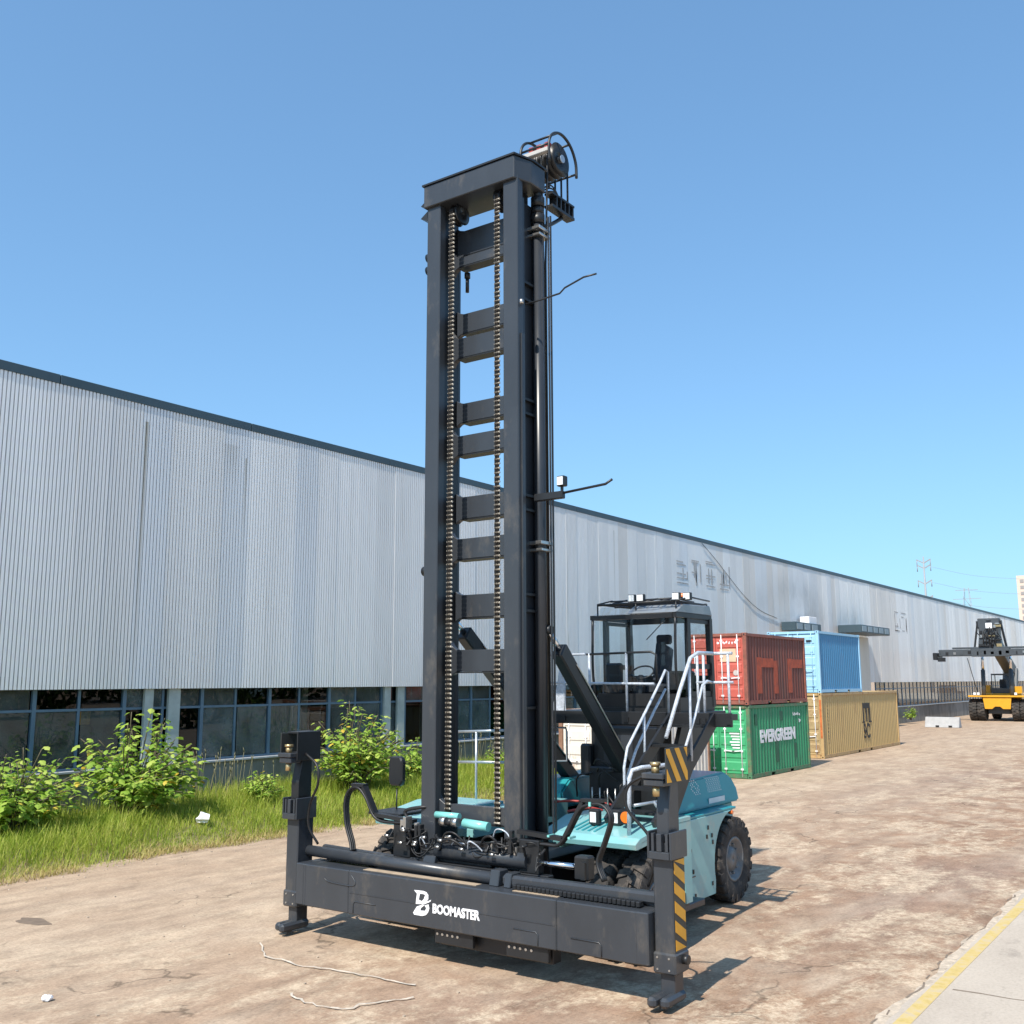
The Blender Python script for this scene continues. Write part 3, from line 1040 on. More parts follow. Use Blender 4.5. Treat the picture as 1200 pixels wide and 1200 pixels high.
# --- chassis and bodywork
cb = B()
cb.box(11.7, 15.2, 7.75, 9.35, 0.45, 1.15, 0.02).box(11.9, 12.2, 6.4, 10.7, 0.5, 0.8, 0.03).box(15.75, 16.0, 7.2, 9.9, 0.45, 0.75, 0.03)
chs = cb.make('chassis', M_black, ch)
for sgn in (1, -1):
    def yy(d): return YC + sgn * d
    # fender over the twin front wheels: sloped top, front lip, outer skirt with wheel arch
    f = B()
    prof = [(11.52, 1.40), (11.50, 1.47), (11.62, 1.53), (12.45, 1.66), (13.05, 1.66), (13.05, 1.60), (12.45, 1.60), (11.66, 1.47), (11.60, 1.40)]
    f.poly(prof, 'y', yy(0.95), yy(2.18), 0.006)
    fe = f.make('fender', M_teal, ch)
    arch = [(11.53, 1.40), (11.63, 1.465), (12.45, 1.598), (13.05, 1.598), (13.05, 0.55), (12.86, 0.55)]
    arch += [(12.05 + 0.80 * math.cos(t), 0.66 + 0.80 * math.sin(t)) for t in [R(-5 + 9.2 * k) for k in range(1, 13)]]
    B().poly(arch, 'y', yy(2.14), yy(2.178)).make('fender_skirt', M_teal, fe)
    B().box(12.92, 13.04, yy(0.98), yy(2.13), 0.5, 1.595).make('fender_back_plate', M_black, fe)
    B().cyl((11.9, yy(2.179), 1.47), (11.9, yy(2.20), 1.47), 0.045, 14).make('marker_light', M_orange, fe)
    for k in range(5):
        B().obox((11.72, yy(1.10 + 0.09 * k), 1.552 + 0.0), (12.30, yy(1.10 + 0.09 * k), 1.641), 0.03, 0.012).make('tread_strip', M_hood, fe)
    # inner deck
    B().poly([(11.75, 1.30), (11.75, 1.42), (12.5, 1.62), (14.2, 1.62), (14.2, 1.30)], 'y', yy(0.52), yy(0.945), 0.01).make('deck_plate', M_teal, ch)
    # body side panel behind the front wheels
    px_ = [(13.06, 0.25), (15.12, 0.25)] + [(15.87 + 0.76 * math.cos(t), 0.66 + 0.76 * math.sin(t)) for t in [R(205 - 9 * k) for k in range(1, 12)]]
    px_ += [(15.80, 1.42), (13.06, 1.42)]
    sp = B().poly(px_, 'y', yy(1.50), yy(1.56), 0.006).make('side_panel', M_teal, ch)
    bolts = [(14.0, 1.2), (14.9, 1.25), (15.05, 1.02), (14.35, 0.68), (15.0, 0.42), (14.4, 0.33), (14.85, 1.12), (15.03, 1.12), (13.4, 1.2), (13.4, 0.4)]
    for bx_, bz_ in bolts:
        B().box(bx_ - 0.018, bx_ + 0.018, yy(1.561), yy(1.575), bz_ - 0.03, bz_ + 0.03).make('latch', M_black, sp)
    B().box(13.1, 15.15, yy(0.55), yy(1.49), 0.45, 1.40, 0.01).make('body_box', M_black, ch)
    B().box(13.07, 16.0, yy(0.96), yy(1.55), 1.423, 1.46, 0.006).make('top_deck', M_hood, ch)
    # rounded engine hood above the rear wheel
    hd = [(14.15, 1.465), (14.15, 1.72), (14.40, 1.90), (16.38, 1.96), (16.62, 1.86), (16.74, 1.68), (16.74, 1.465)]
    hb = B()
    yo, yi, yt = yy(1.54), yy(0.60), yy(1.36)
    lo = [hb.bm.verts.new((p[0], yy(1.30 - 0.22 * (p[1] - 1.465)), p[1])) for p in hd]
    hi = [hb.bm.verts.new((p[0], yi, p[1])) for p in hd]
    fs = [hb.bm.faces.new(lo), hb.bm.faces.new(hi)]
    for i in range(len(hd)):
        fs.append(hb.bm.faces.new((lo[i], lo[(i + 1) % len(hd)], hi[(i + 1) % len(hd)], hi[i])))
    bmesh.ops.recalc_face_normals(hb.bm, faces=fs)
    bmesh.ops.bevel(hb.bm, geom=list(hb.bm.edges), offset=0.03, segments=2, affect='EDGES', clamp_overlap=True)
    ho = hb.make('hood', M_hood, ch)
    if sgn < 0:
        vb = B()
        for cx0, cols, rows in ((15.05, 4, 8), (15.62, 7, 8)):
            for i in range(cols):
                for j in range(rows):
                    if cols == 4 and (i + j // 2) % 4 == 3: continue
                    z = 1.905 - 0.030 * j
                    yv = 8.55 - (1.30 - 0.22 * (z - 1.465)) - 0.001
                    x_ = cx0 + 0.075 * i + (0.037 if j % 2 else 0)
                    vb.cyl((x_, yv - 0.003, z), (x_, yv + 0.03, z), 0.011, 6)
        o = vb.make('vent_light_dots', M_white, ho)  # white studs over the vent stand in for light bouncing at its holes
        o['kind'] = 'stuff'
        B().box(15.55, 16.15, yy(1.285), yy(1.295), 1.52, 1.60).make('name_plate', mat('pale_plate', (0.55, 0.66, 0.70), 0.3), ho)
        lf = B().tube([(14.25, yy(1.25), 1.46), (14.32, yy(1.25), 1.53), (14.40, yy(1.25), 1.46)], 0.018, 8).make('lifting_eye', M_teal, ch)
    B().cyl((15.83, yy(1.50), 1.38), (15.83, yy(1.57), 1.38), 0.03, 10).make('rear_lamp', M_orange, ch)
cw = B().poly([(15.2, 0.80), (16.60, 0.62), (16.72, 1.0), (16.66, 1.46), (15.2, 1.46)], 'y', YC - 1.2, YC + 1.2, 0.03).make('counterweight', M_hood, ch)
# four painted characters and a line on the right side panel, dark worn print
M_print = mat('brown_print', (0.16, 0.12, 0.09), 0.6)
sp_r = [o for o in ch.children if o.name.startswith('side_panel')][1]
worn_marks('worn_print', 4, 0.13, M_print, (13.95, 6.984, 0.93), '-y', sp_r, seed=3)
B().box(13.95, 14.42, 6.982, 6.987, 0.60, 0.615).make('print_line', M_print, sp_r)
# step in front of the rear right wheel
stp = B().box(13.3, 13.95, 6.62, 7.0, 0.33, 0.42, 0.012).make('step', M_grey, ch)
# engine tower below the cab
et = B().box(13.75, 14.22, 7.2, 8.36, 1.46, 2.79, 0.03).box(14.23, 15.3, 7.75, 8.36, 1.46, 2.79, 0.03).box(13.5, 13.752, 7.5, 8.25, 1.64, 2.2, 0.02).make('engine_tower', M_black, ch)
B().box(13.735, 13.748, 7.62, 8.12, 2.22, 2.66).make('grey_panel', M_grey, et)
B().box(13.62, 13.75, 8.30, 8.48, 2.05, 2.52, 0.03).make('air_filter_box', M_black, et)
rt_ = random.Random(4)
for k in range(9):
    p = V((13.45, rt_.uniform(7.5, 8.2), rt_.uniform(1.7, 2.2)))
    q = p + V((rt_.uniform(-0.25, 0.1), rt_.uniform(-0.5, 0.5), rt_.uniform(-0.5, 0.2)))
    B().tube([p, (p + q) / 2 + V((-0.12, 0.05, 0.12)), q], 0.014, 6).make('hose', M_rubber, et)
for k in range(5):
    B().cyl((13.3, 7.55 + 0.13 * k, 1.63), (13.3, 7.55 + 0.13 * k, 1.92), 0.012, 6).make('pipe', M_steel, et)
B().tube([(12.9, 9.0, 1.65), (13.1, 8.4, 1.72), (13.3, 7.9, 1.70), (13.4, 7.55, 1.66)], 0.018, 6).make('red_cable', M_red, ch)
B().tube([(12.5, 8.0, 1.66), (12.65, 7.75, 1.71), (12.8, 7.6, 1.67)], 0.018, 6).make('red_cable', M_red, ch)
# head lamps on the right fender
for hx, hy in ((11.95, 7.22), (12.05, 6.95)):
    lm = B().box(hx - 0.04, hx + 0.07, hy - 0.075, hy + 0.075, 1.60, 1.80, 0.02).box(hx, hx + 0.04, hy - 0.03, hy + 0.03, 1.55, 1.60).make('headlight', M_black, ch)
    B().box(hx - 0.048, hx - 0.041, hy - 0.045, hy + 0.045, 1.635, 1.765).make('lens', M_lens, lm)
il = B().cyl((11.93, 6.74, 1.73), (12.02, 6.74, 1.73), 0.095, 18).box(11.99, 12.04, 6.71, 6.77, 1.56, 1.63).make('indicator_light', M_black, ch)
B().cyl((11.915, 6.74, 1.73), (11.929, 6.74, 1.73), 0.072, 18).make('lens', M_orange, il)
# mirror on the left
mr = B().tube([(11.35, 10.17, 1.55), (11.35, 10.17, 1.95)], 0.012, 6, smooth=False).make('mirror_stalk', M_black, ch)
B().poly([(10.02, 2.05), (10.06, 1.99), (10.24, 1.99), (10.28, 2.05), (10.28, 2.34), (10.24, 2.40), (10.06, 2.40), (10.02, 2.34)], 'x', 11.28, 11.38, 0.02).make('mirror', M_black, ch)

# --- mast
ms = B()
for sgn in (1, -1):
    def yy(d): return YC + sgn * d
    # outer channel rail: flange, web, back flange
    ms.box(11.10, 11.16, yy(0.62), yy(0.80), 0.35, 10.25, 0.005).box(11.16, 11.50, yy(0.68), yy(0.715), 0.35, 10.25).box(11.50, 11.56, yy(0.66), yy(0.77), 0.35, 10.25, 0.005)
M_dkgrey = mat('slate_paint_shaded', (0.026, 0.030, 0.037), 0.33, var=0.15, scale=2)  # darker copy of the slate; shade on the mast sides put into the colour
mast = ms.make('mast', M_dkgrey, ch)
for sgn in (1, -1):
    def yy(d): return YC + sgn * d
    B().box(10.95, 11.09, yy(0.575), yy(0.825), 1.05, 10.52, 0.012).make('inner_rail', M_grey, mast)
    B().box(11.092, 11.45, yy(0.625), yy(0.66), 1.05, 10.45).make('inner_rail_web', M_black, mast)  # black web; the shadow inside the channel is put into its colour
    B().box(11.02, 11.085, yy(0.826), yy(0.85), 1.2, 8.2).make('wear_strip', M_grey, mast)
    # lift cylinder behind the rail
    lc = B().cyl((11.50, yy(0.80), 1.1), (11.50, yy(0.80), 10.02), 0.082, 18).make('lift_cylinder', M_dkgrey, mast)
    for d_ in (0.905, 0.945):
        B().box(11.585, 11.61, yy(d_), yy(d_ + 0.018), 1.4, 10.1).make('guide_strip', M_grey if d_ < 0.92 else M_black, mast)
    lg = B()
    for z0, z1, rr in ((9.98, 10.12, 0.10), (10.13, 10.22, 0.092), (10.24, 10.38, 0.10)):
        lg.cyl((11.50, yy(0.80), z0), (11.50, yy(0.80), z1), rr, 18)
    lg.cyl((11.50, yy(0.80), 10.3), (11.50, yy(0.80), 10.6), 0.055, 14)
    lg.make('cylinder_gland', M_black, mast)
    for z in (9.85, 5.30):
        B().box(11.36, 11.66, yy(0.66), yy(0.92), z, z + 0.05, 0.008).box(11.38, 11.64, yy(0.68), yy(0.915), z - 0.09, z - 0.05, 0.008).make('cylinder_clamp', M_steel, mast)
    for z in (9.0, 8.75, 7.3, 7.1, 5.95, 5.75, 4.6, 4.38, 3.1):
        B().box(11.17, 11.49, yy(0.716), yy(0.775), z, z + 0.035).make('rail_bracket', M_black, mast)
    # lift chain: pale pins and dark plates
    cy = yy(0.415)
    cp, cd = B(), B()
    z = 1.65
    k = 0
    while z < 10.32:
        cp.cyl((11.03, cy - 0.045, z), (11.03, cy + 0.045, z), 0.0155, 6)
        for dy in ((-0.034, -0.010, 0.014, 0.030) if k % 2 else (-0.022, 0.002, 0.024)):
            cd.box(11.012, 11.046, cy + dy, cy + dy + 0.006, z - 0.012, z + 0.075)
        z += 0.0635
        k += 1
    c_ = cp.make('lift_chain', M_chain, mast)
    c_['kind'] = 'stuff'
    c2 = cd.make('chain_plates', M_chaind, mast)
    c2['kind'] = 'stuff'
    sh = B().lathe([(-0.05, 0.17), (-0.05, 0.12), (-0.06, 0.03), (0.06, 0.03), (0.05, 0.12), (0.05, 0.17), (0.02, 0.14), (-0.02, 0.14)], (11.19, cy - 0.02 * sgn, 10.34), 24).make('chain_sheave', M_black, mast)
# cross members: (z0, z1, x, which mast)
CB = ((9.80, 10.20, 11.42, 0), (9.58, 9.72, 11.30, 1), (8.58, 8.88, 11.42, 0), (8.16, 8.46, 11.30, 1), (7.22, 7.50, 11.42, 0), (6.70, 6.98, 11.30, 1), (5.78, 6.10, 11.42, 0),
      (5.18, 5.47, 11.30, 1), (4.36, 4.68, 11.42, 0), (3.60, 3.90, 11.30, 1), (1.62, 1.84, 11.05, 1))
for z0, z1, x_, inner in CB:
    g_ = 0.12 if inner else 0.06
    ya, yb = YC - 0.622, YC + 0.622
    pts = [(ya, z0 - g_), (ya + 0.05, z0 - g_ * 0.4), (ya + 0.13, z0), (yb - 0.13, z0), (yb - 0.05, z0 - g_ * 0.4), (yb, z0 - g_),
           (yb, z1 + g_), (yb - 0.05, z1 + g_ * 0.4), (yb - 0.13, z1), (ya + 0.13, z1), (ya + 0.05, z1 + g_ * 0.4), (ya, z1 + g_)]
    c_ = B().poly(pts, 'x', x_, x_ + 0.09, 0.006).make('crossbar', M_grey, mast)
    B().box(x_ + 0.002, x_ + 0.20, ya + 0.1, yb - 0.1, z0 - 0.02, z0 - 0.003).make('crossbar_flange', M_black, mast)
# crown beam with chamfered ends
cr = [(10.90, YC + 0.86), (10.90, YC - 0.80), (11.20, YC - 0.90), (11.55, YC - 0.90), (11.55, YC + 0.86)]
crown = B().poly(cr, 'z', 10.46, 10.80, 0.012).make('crown_beam', M_grey, mast)
B().poly([(p[0] + (-0.02 if p[0] < 11.2 else 0.02), p[1] + (0.02 if p[1] > YC else -0.02)) for p in cr], 'z', 10.803, 10.83).make('crown_plate', M_black, mast)
for z in (10.50, 10.30):
    B().poly([(YC + 0.86, z), (YC + 0.86, z + 0.16), (YC + 1.0, z + 0.07)], 'x', 11.0, 11.3).make('guide_lug', M_black, mast)
for z in (9.75, 9.55):
    B().cyl((11.1, YC + 0.83, z), (11.1, YC + 0.93, z), 0.07, 14).make('guide_roller', M_black, mast)
B().cyl((11.45, 9.0, 9.22), (11.45, 9.0, 9.46), 0.028, 10).cyl((11.45, 9.0, 9.44), (11.45, 9.0, 9.52), 0.045, 8).make('anchor_bolt', M_black, mast)
# hose reel sheave on top right
hr = B()
for dy in (-0.16, -0.05, 0.06, 0.17):
    hr.lathe([(-0.045, 0.26), (-0.03, 0.20), (0.03, 0.20), (0.045, 0.26), (0.045, 0.06), (-0.045, 0.06)], (11.86, YC - 0.750 + dy, 11.09), 28)
hr.cyl((11.86, YC - 0.990, 11.09), (11.86, YC - 0.530, 11.09), 0.05, 12)
reel = hr.make('hose_sheave', M_black, mast)
B().cyl((11.86, YC - 1.010, 11.09), (11.86, YC - 0.992, 11.09), 0.06, 16).make('hub_cap', M_galv, mast)
gd = B()
for dy in (-1.01, -0.51):
    gd.tube([(11.50, YC + dy, 10.90), (11.50, YC + dy, 11.22), (11.64, YC + dy, 11.40), (11.86, YC + dy, 11.46), (12.08, YC + dy, 11.38), (12.22, YC + dy, 11.18), (12.24, YC + dy, 10.94)], 0.022, 6)
for x_, z in ((11.50, 11.18), (11.72, 11.435), (12.05, 11.40), (12.235, 11.0)):
    gd.cyl((x_, YC - 1.010, z), (x_, YC - 0.510, z), 0.018, 6)
gd.box(11.52, 11.62, YC - 0.630, YC - 0.430, 10.80, 11.06)
gd.make('sheave_guard', M_black, mast)
B().box(11.46, 11.54, YC - 1.000, YC - 0.530, 11.05, 11.12, 0.01).make('guard_bar', M_pale, mast)
for k in range(3):
    B().box(11.60, 11.68, YC - 0.930 + 0.14 * k, YC - 0.860 + 0.14 * k, 11.16, 11.28).make('warning_stripe', M_red, mast)
for k in range(4):
    yy_ = YC - 0.910 + 0.11 * k
    B().tube([(11.60, yy_, 11.06), (11.62, YC - 0.850 + 0.035 * k, 9.4), (11.64, YC - 0.850 + 0.035 * k, 1.7)], 0.016, 6, smooth=False).make('hose', M_rubber if k != 1 else mat('tan_hose', (0.16, 0.13, 0.10), 0.5), mast)
    if k < 3:
        B().tube([(12.14, yy_, 11.06), (12.14, yy_, 10.5)], 0.016, 6, smooth=False).make('hose', M_rubber, mast)
bk = B().box(11.62, 12.22, YC - 0.98, YC - 0.84, 10.26, 10.30).box(11.62, 12.22, YC - 0.98, YC - 0.84, 10.46, 10.49)
for k in range(5):
    bk.box(11.74 + 0.11 * k, 11.765 + 0.11 * k, YC - 0.975, YC - 0.845, 10.30, 10.46)
bk.tube([(11.55, YC - 0.860, 9.94), (11.75, YC - 0.880, 10.06), (12.0, YC - 0.890, 10.24)], 0.03, 8)
bk.make('hose_bracket', M_black, mast)
for k in range(3):
    B().tube([(11.52, YC - 0.760, 10.45), (11.72, YC - 0.860, 10.66 - 0.05 * k), (11.86, YC - 0.910, 10.55), (11.88 + 0.03 * k, YC - 0.930, 10.32)], 0.012, 6).make('hose', M_rubber, mast)
# bent rods and work lamps on the mast
B().tube([(11.1, YC - 0.86, 8.63), (11.1, YC - 1.10, 8.64), (11.1, YC - 1.42, 8.66), (11.1, YC - 1.50, 8.72), (11.1, YC - 1.80, 8.80), (11.1, YC - 2.0, 8.80)], 0.013, 6, smooth=False).make('guide_rod', M_black, mast)
lb = B().box(11.2, 11.28, YC - 1.36, YC - 0.90, 5.86, 5.96, 0.01).tube([(11.24, YC - 1.3, 5.93), (11.24, YC - 2.0, 5.98), (11.24, YC - 2.1, 6.03)], 0.017, 6, smooth=False).make('lamp_bracket', M_black, mast)
fl = B().box(11.18, 11.28, YC - 1.40, YC - 1.28, 6.02, 6.16, 0.012).box(11.22, 11.25, YC - 1.35, YC - 1.32, 5.95, 6.03).make('floodlight', M_black, mast)
B().box(11.172, 11.179, YC - 1.385, YC - 1.295, 6.035, 6.145).make('floodlight_lens', M_lens, mast)
fl2 = B().box(11.25, 11.35, YC + 0.86, YC + 1.02, 5.75, 5.88, 0.012).box(11.25, 11.32, YC + 0.82, YC + 0.90, 5.5, 5.72).make('floodlight', M_black, mast)
B().cyl((11.1, YC + 0.86, 5.02), (11.1, YC + 0.94, 5.02), 0.07, 12).box(11.05, 11.2, YC + 0.80, YC + 0.87, 4.96, 5.08).make('guide_roller', M_black, mast)
B().tube([(10.98, YC - 0.87, 8.60), (10.98, YC - 0.87, 8.66)], 0.03, 8, smooth=False).make('rod_clamp', M_steel, mast)

# --- tilt cylinders
for y_, a, b_ in ((7.70, (11.60, 4.15), (14.3, 1.50)), (9.38, (11.60, 4.40), (14.9, 1.80))):
    p, q = V((a[0], y_, a[1])), V((b_[0], y_, b_[1]))
    d = (q - p).normalized()
    tc_ = B().obox(p + d * 0.36, q, 0.18, 0.23, bev=0.02).make('tilt_cylinder', M_black, ch)
    B().cyl(p, p + d * 0.42, 0.045, 12).make('piston_rod', M_chrome, tc_)
    B().cyl(p - V((0, 0.06, 0)), p + V((0, 0.06, 0)), 0.06, 14).make('rod_end', M_black, tc_)
    B().tube([p + d * 0.8 + V((0, -0.10, 0.10)), p + d * 1.6 + V((0, -0.1, 0.12)), q + V((0, -0.1, 0.12)) - d * 0.3], 0.012, 6).make('hydraulic_pipe', M_steel, tc_)
B().cyl((13.3, 9.2, 1.95), (13.42, 9.2, 1.90), 0.06, 12).make('filler_cap', M_blue, ch)

# --- spreader: fixed frame with the two telescopic beams
SX0, SX1 = 10.28, 10.74
sb = B().box(SX0, SX1, 6.75, 10.05, 0.43, 0.985, 0.014)
spr = sb.make('spreader', M_grey, ch)
tl_ = B().box(SX0 + 0.003, SX1 - 0.01, 10.052, 11.02, 0.434, 0.981, 0.012).make('telescopic_beam', M_grey, spr)
tr_ = B().box(SX0 + 0.003, SX1 - 0.01, 5.62, 6.748, 0.434, 0.981, 0.012).make('telescopic_beam', M_grey, spr)
for y0, y1 in ((10.86, 10.90), (10.90, 11.06), (5.56, 5.72)):
    B().box(SX0 - 0.004, SX1, y0, y1 - 0.004, 0.44, 0.985, 0.012).make('beam_collar', M_grey, spr)
wl = B().box(SX0 - 0.006, SX0 + 0.001, 6.77, 10.03, 0.70, 0.708).make('weld_seam', M_grey, spr)
for y0, y1, z in ((9.95, 9.55, 0.60), (7.0, 7.35, 0.60), (6.15, 6.55, 0.60)):
    B().tube([(SX0 - 0.004, y0, 0.45), (SX0 - 0.004, y0, z - 0.03), (SX0 - 0.004, y0 + (0.03 if y1 > y0 else -0.03), z), (SX0 - 0.004, y1, z)], 0.006, 5, smooth=False).make('seam_rib', M_grey, spr)
B().tube([(SX0 - 0.003, 10.0, 0.93), (SX0 - 0.003, 9.92, 0.84), (SX0 - 0.003, 10.0, 0.79), (SX0 - 0.003, 10.4, 0.80), (SX0 - 0.003, 10.5, 0.84)], 0.007, 5).make('access_rim', M_grey, spr)
# white word and emblem
put_text('lettering', 'BOOMASTER', 0.150, M_white, (SX0 - 0.004, 8.585, 0.625), '-x', spr, bold=0.006, xs=0.84)


def emblem(parts, y0, z0, s, name):
    b = B()
    for pts in parts:
        b.poly([(y0 - p[0] * s, z0 + p[1] * s) for p in pts], 'x', SX0 - 0.007, SX0 - 0.001)
    return b.make(name, M_white, spr)


# upper D: flag, back and bowl;  lower swoosh with its leaf-shaped gap
emblem([[(0.04, 0.985), (0.52, 1.0), (0.70, 0.97), (0.66, 0.86), (0.52, 0.88), (0.36, 0.87), (0.20, 0.86)],
        [(0.20, 0.86), (0.36, 0.87), (0.30, 0.62), (0.46, 0.58), (0.14, 0.44), (0.16, 0.60)],
        [(0.70, 0.97), (0.82, 0.86), (0.82, 0.70), (0.70, 0.58), (0.46, 0.58), (0.58, 0.68), (0.62, 0.78), (0.66, 0.86)],
        [(0.14, 0.44), (0.46, 0.58), (0.70, 0.58), (0.98, 0.70), (0.94, 0.62), (0.62, 0.48)]], 8.90, 0.565, 0.30, 'emblem_top')
emblem([[(0.0, 0.08), (0.20, 0.34), (0.52, 0.46), (0.62, 0.44), (0.44, 0.32), (0.38, 0.20), (0.24, 0.0), (0.06, 0.0)],
        [(0.62, 0.44), (0.84, 0.50), (0.88, 0.34), (0.82, 0.18), (0.66, 0.22), (0.72, 0.34)],
        [(0.38, 0.20), (0.66, 0.22), (0.82, 0.18), (0.70, 0.06), (0.50, 0.0), (0.24, 0.0)]], 8.90, 0.565, 0.30, 'emblem_bottom')
# end arms
for side in (1, -1):
    y0 = 11.27 if side > 0 else 5.42   # centre line of the arm
    def ya(d): return y0 + side * d    # outward positive
    ar = B()
    ar.box(10.38, 10.68, ya(-0.12), ya(0.115), 0.46, 1.72, 0.015)
    ar.box(10.36, 10.70, ya(-0.14), ya(0.135), 0.36, 0.58, 0.02)
    arm = ar.make('end_arm', M_grey, spr)
    B().box(10.43, 10.64, ya(-0.085), ya(0.085), 0.13, 0.355, 0.01).make('inner_post', M_grey, spr)
    ft = B().box(10.15, 10.66, ya(-0.12), ya(-0.01), 0.06, 0.17, 0.03).box(10.20, 10.66, ya(0.005), ya(0.115), 0.06, 0.165, 0.03).box(10.30, 10.40, ya(-0.04), ya(0.04), 0.03, 0.10).make('foot', M_grey, spr)
    upc = B()
    upc.poly([(10.40, 1.72), (10.66, 1.72), (10.66, 2.40), (10.48, 2.40), (10.40, 2.05)], 'y', ya(-0.075), ya(0.075), 0.01)
    upc.make('upper_arm', M_grey if side < 0 else M_black, spr)
    jw = B().box(10.31, 10.70, ya(-0.15), ya(-0.125), 1.55, 1.84, 0.006).box(10.31, 10.70, ya(0.12), ya(0.145), 1.55, 1.84, 0.006).box(10.30, 10.36, ya(-0.124), ya(0.119), 1.55, 1.63, 0.006)
    jw.box(10.30, 10.38, ya(-0.03), ya(0.03), 1.632, 1.82, 0.005).box(10.32, 10.38, ya(-0.10), ya(-0.07), 1.632, 1.82).box(10.32, 10.38, ya(0.07), ya(0.10), 1.632, 1.82).make('clamp_jaw', M_grey, spr)
    hd_ = B().box(10.18, 10.74, ya(-0.13), ya(0.13), 2.41, 2.47, 0.008).box(10.20, 10.40, ya(-0.12), ya(0.12), 2.33, 2.405, 0.01).make('head_plate', M_grey, spr)
    B().cyl((10.27, ya(0), 2.47), (10.27, ya(0), 2.55), 0.045, 14).cyl((10.27, ya(0), 2.55), (10.27, ya(0), 2.585), 0.06, 12).cyl((10.27, ya(0), 2.22), (10.27, ya(0), 2.33), 0.04, 12).make('twistlock', M_brass, spr)
    if side > 0:
        B().box(10.29, 10.74, ya(-0.155), ya(-0.132), 2.36, 2.76, 0.005).box(10.36, 10.74, ya(-0.13), ya(0.13), 2.735, 2.76).make('head_guard', M_black, spr)
    hg = B().box(10.24, 10.76, ya(0.132), ya(0.15), 2.36, 2.74, 0.004).make('hazard_board', M_hblack, spr)
    # diagonal yellow bars, clipped to the board
    def stripes(x0, x1, z0, z1, w, gap, yf, nm):
        H = z1 - z0
        t = x0 - H * 0.75
        while t < x1:
            # bar leaning: top at t, bottom at t + 0.75 H
            pts = [(t, z1), (t + w, z1), (t + w + 0.75 * H, z0), (t + 0.75 * H, z0)]
            out = pts
            for ax, lim, keep in ((0, x0, 1), (0, x1, -1)):
                nw = []
                for i in range(len(out)):
                    a_, b__ = out[i], out[(i + 1) % len(out)]
                    ia, ib = (a_[ax] - lim) * keep >= 0, (b__[ax] - lim) * keep >= 0
                    if ia: nw.append(a_)
                    if ia != ib:
                        u = (lim - a_[ax]) / (b__[ax] - a_[ax])
                        nw.append((a_[0] + (b__[0] - a_[0]) * u, a_[1] + (b__[1] - a_[1]) * u))
                out = nw
                if len(out) < 3: break
            if len(out) >= 3:
                B().poly(out, 'y', yf, yf + side * 0.003).make(nm, M_yellow, spr)
            t += w + gap
    stripes(10.25, 10.75, 2.37, 2.73, 0.11, 0.12, ya(0.151), 'hazard_stripe')
    B().box(10.40, 10.665, ya(0.117), ya(0.121), 0.60, 1.54).make('hazard_board', M_hblack, spr)
    t = 0.46
    while t < 1.56:
        pts = [(10.41, t + 0.26), (10.41, t + 0.14), (10.655, t), (10.655, t + 0.12)]
        pts = [(p_[0], min(1.535, max(0.605, p_[1]))) for p_ in pts]
        if pts[0][1] - pts[1][1] > 0.02 or pts[3][1] - pts[2][1] > 0.02:
            B().poly(pts, 'y', ya(0.1215), ya(0.1245)).make('hazard_stripe', M_yellow, spr)
        t += 0.20
    for by in (-0.08, 0.06):
        for bz in (0.41, 0.53):
            B().cyl((10.352, ya(by), bz), (10.36, ya(by), bz), 0.012, 6).make('bolt', M_steel, spr)
    B().cyl((10.55, ya(0.135), 0.50), (10.55, ya(0.20), 0.50), 0.05, 10).make('lock_knob', M_black, spr)
    # hose down the arm
    B().tube([(10.45, ya(-0.16), 2.45), (10.42, ya(-0.42), 2.30), (10.42, ya(-0.45), 2.05), (10.50, ya(-0.22), 1.75), (10.52, ya(-0.18), 1.45), (10.60, ya(-0.30), 1.20)], 0.018, 8).make('hose', M_rubber, spr)
# slide tubes and side-shift cylinder above the beam
B().cyl((10.60, 7.88, 1.06), (10.60, 11.16, 1.10), 0.075, 18).make('slide_tube', M_grey, spr)
B().cyl((10.86, 9.0, 1.06), (10.86, 11.10, 1.10), 0.06, 16).make('slide_tube', M_grey, spr)
B().obox((10.62, 5.55, 1.08), (10.62, 7.72, 1.06), 0.15, 0.13, bev=0.03).make('slide_tube', M_grey, spr)
ss = B().cyl((10.86, 7.52, 1.26), (10.86, 8.98, 1.26), 0.105, 20).make('side_shift_cylinder', M_grey, spr)
B().cyl((10.86, 7.54, 1.26), (10.86, 6.80, 1.26), 0.036, 14).make('piston_rod', M_chrome, spr)
B().box(10.78, 10.95, 6.62, 6.82, 1.12, 1.40, 0.02).box(10.74, 10.78, 6.64, 6.70, 1.14, 1.34).make('rod_bracket', M_black, spr)
B().poly([(10.50, 0.985), (10.76, 0.985), (10.72, 1.17), (10.54, 1.17)], 'y', 7.74, 7.88, 0.01).make('tube_bracket', M_grey, spr)
B().poly([(10.50, 0.985), (10.78, 0.985), (10.74, 1.15), (10.54, 1.15)], 'y', 7.56, 7.66, 0.01).make('tube_bracket', M_grey, spr)
B().poly([(10.70, 0.99), (11.0, 0.99), (10.96, 1.2), (10.76, 1.2)], 'y', 8.95, 9.15, 0.01).make('tube_bracket', M_grey, spr)
M_dust = mat('dusty_top', (0.34, 0.26, 0.18), 0.9, var=0.2, scale=8)
for y0, y1 in ((6.8, 7.45), (8.0, 9.9)):
    B().box(10.40, 10.52, y0, y1, 0.986, 0.992).make('dusty_strip', M_dust, spr)
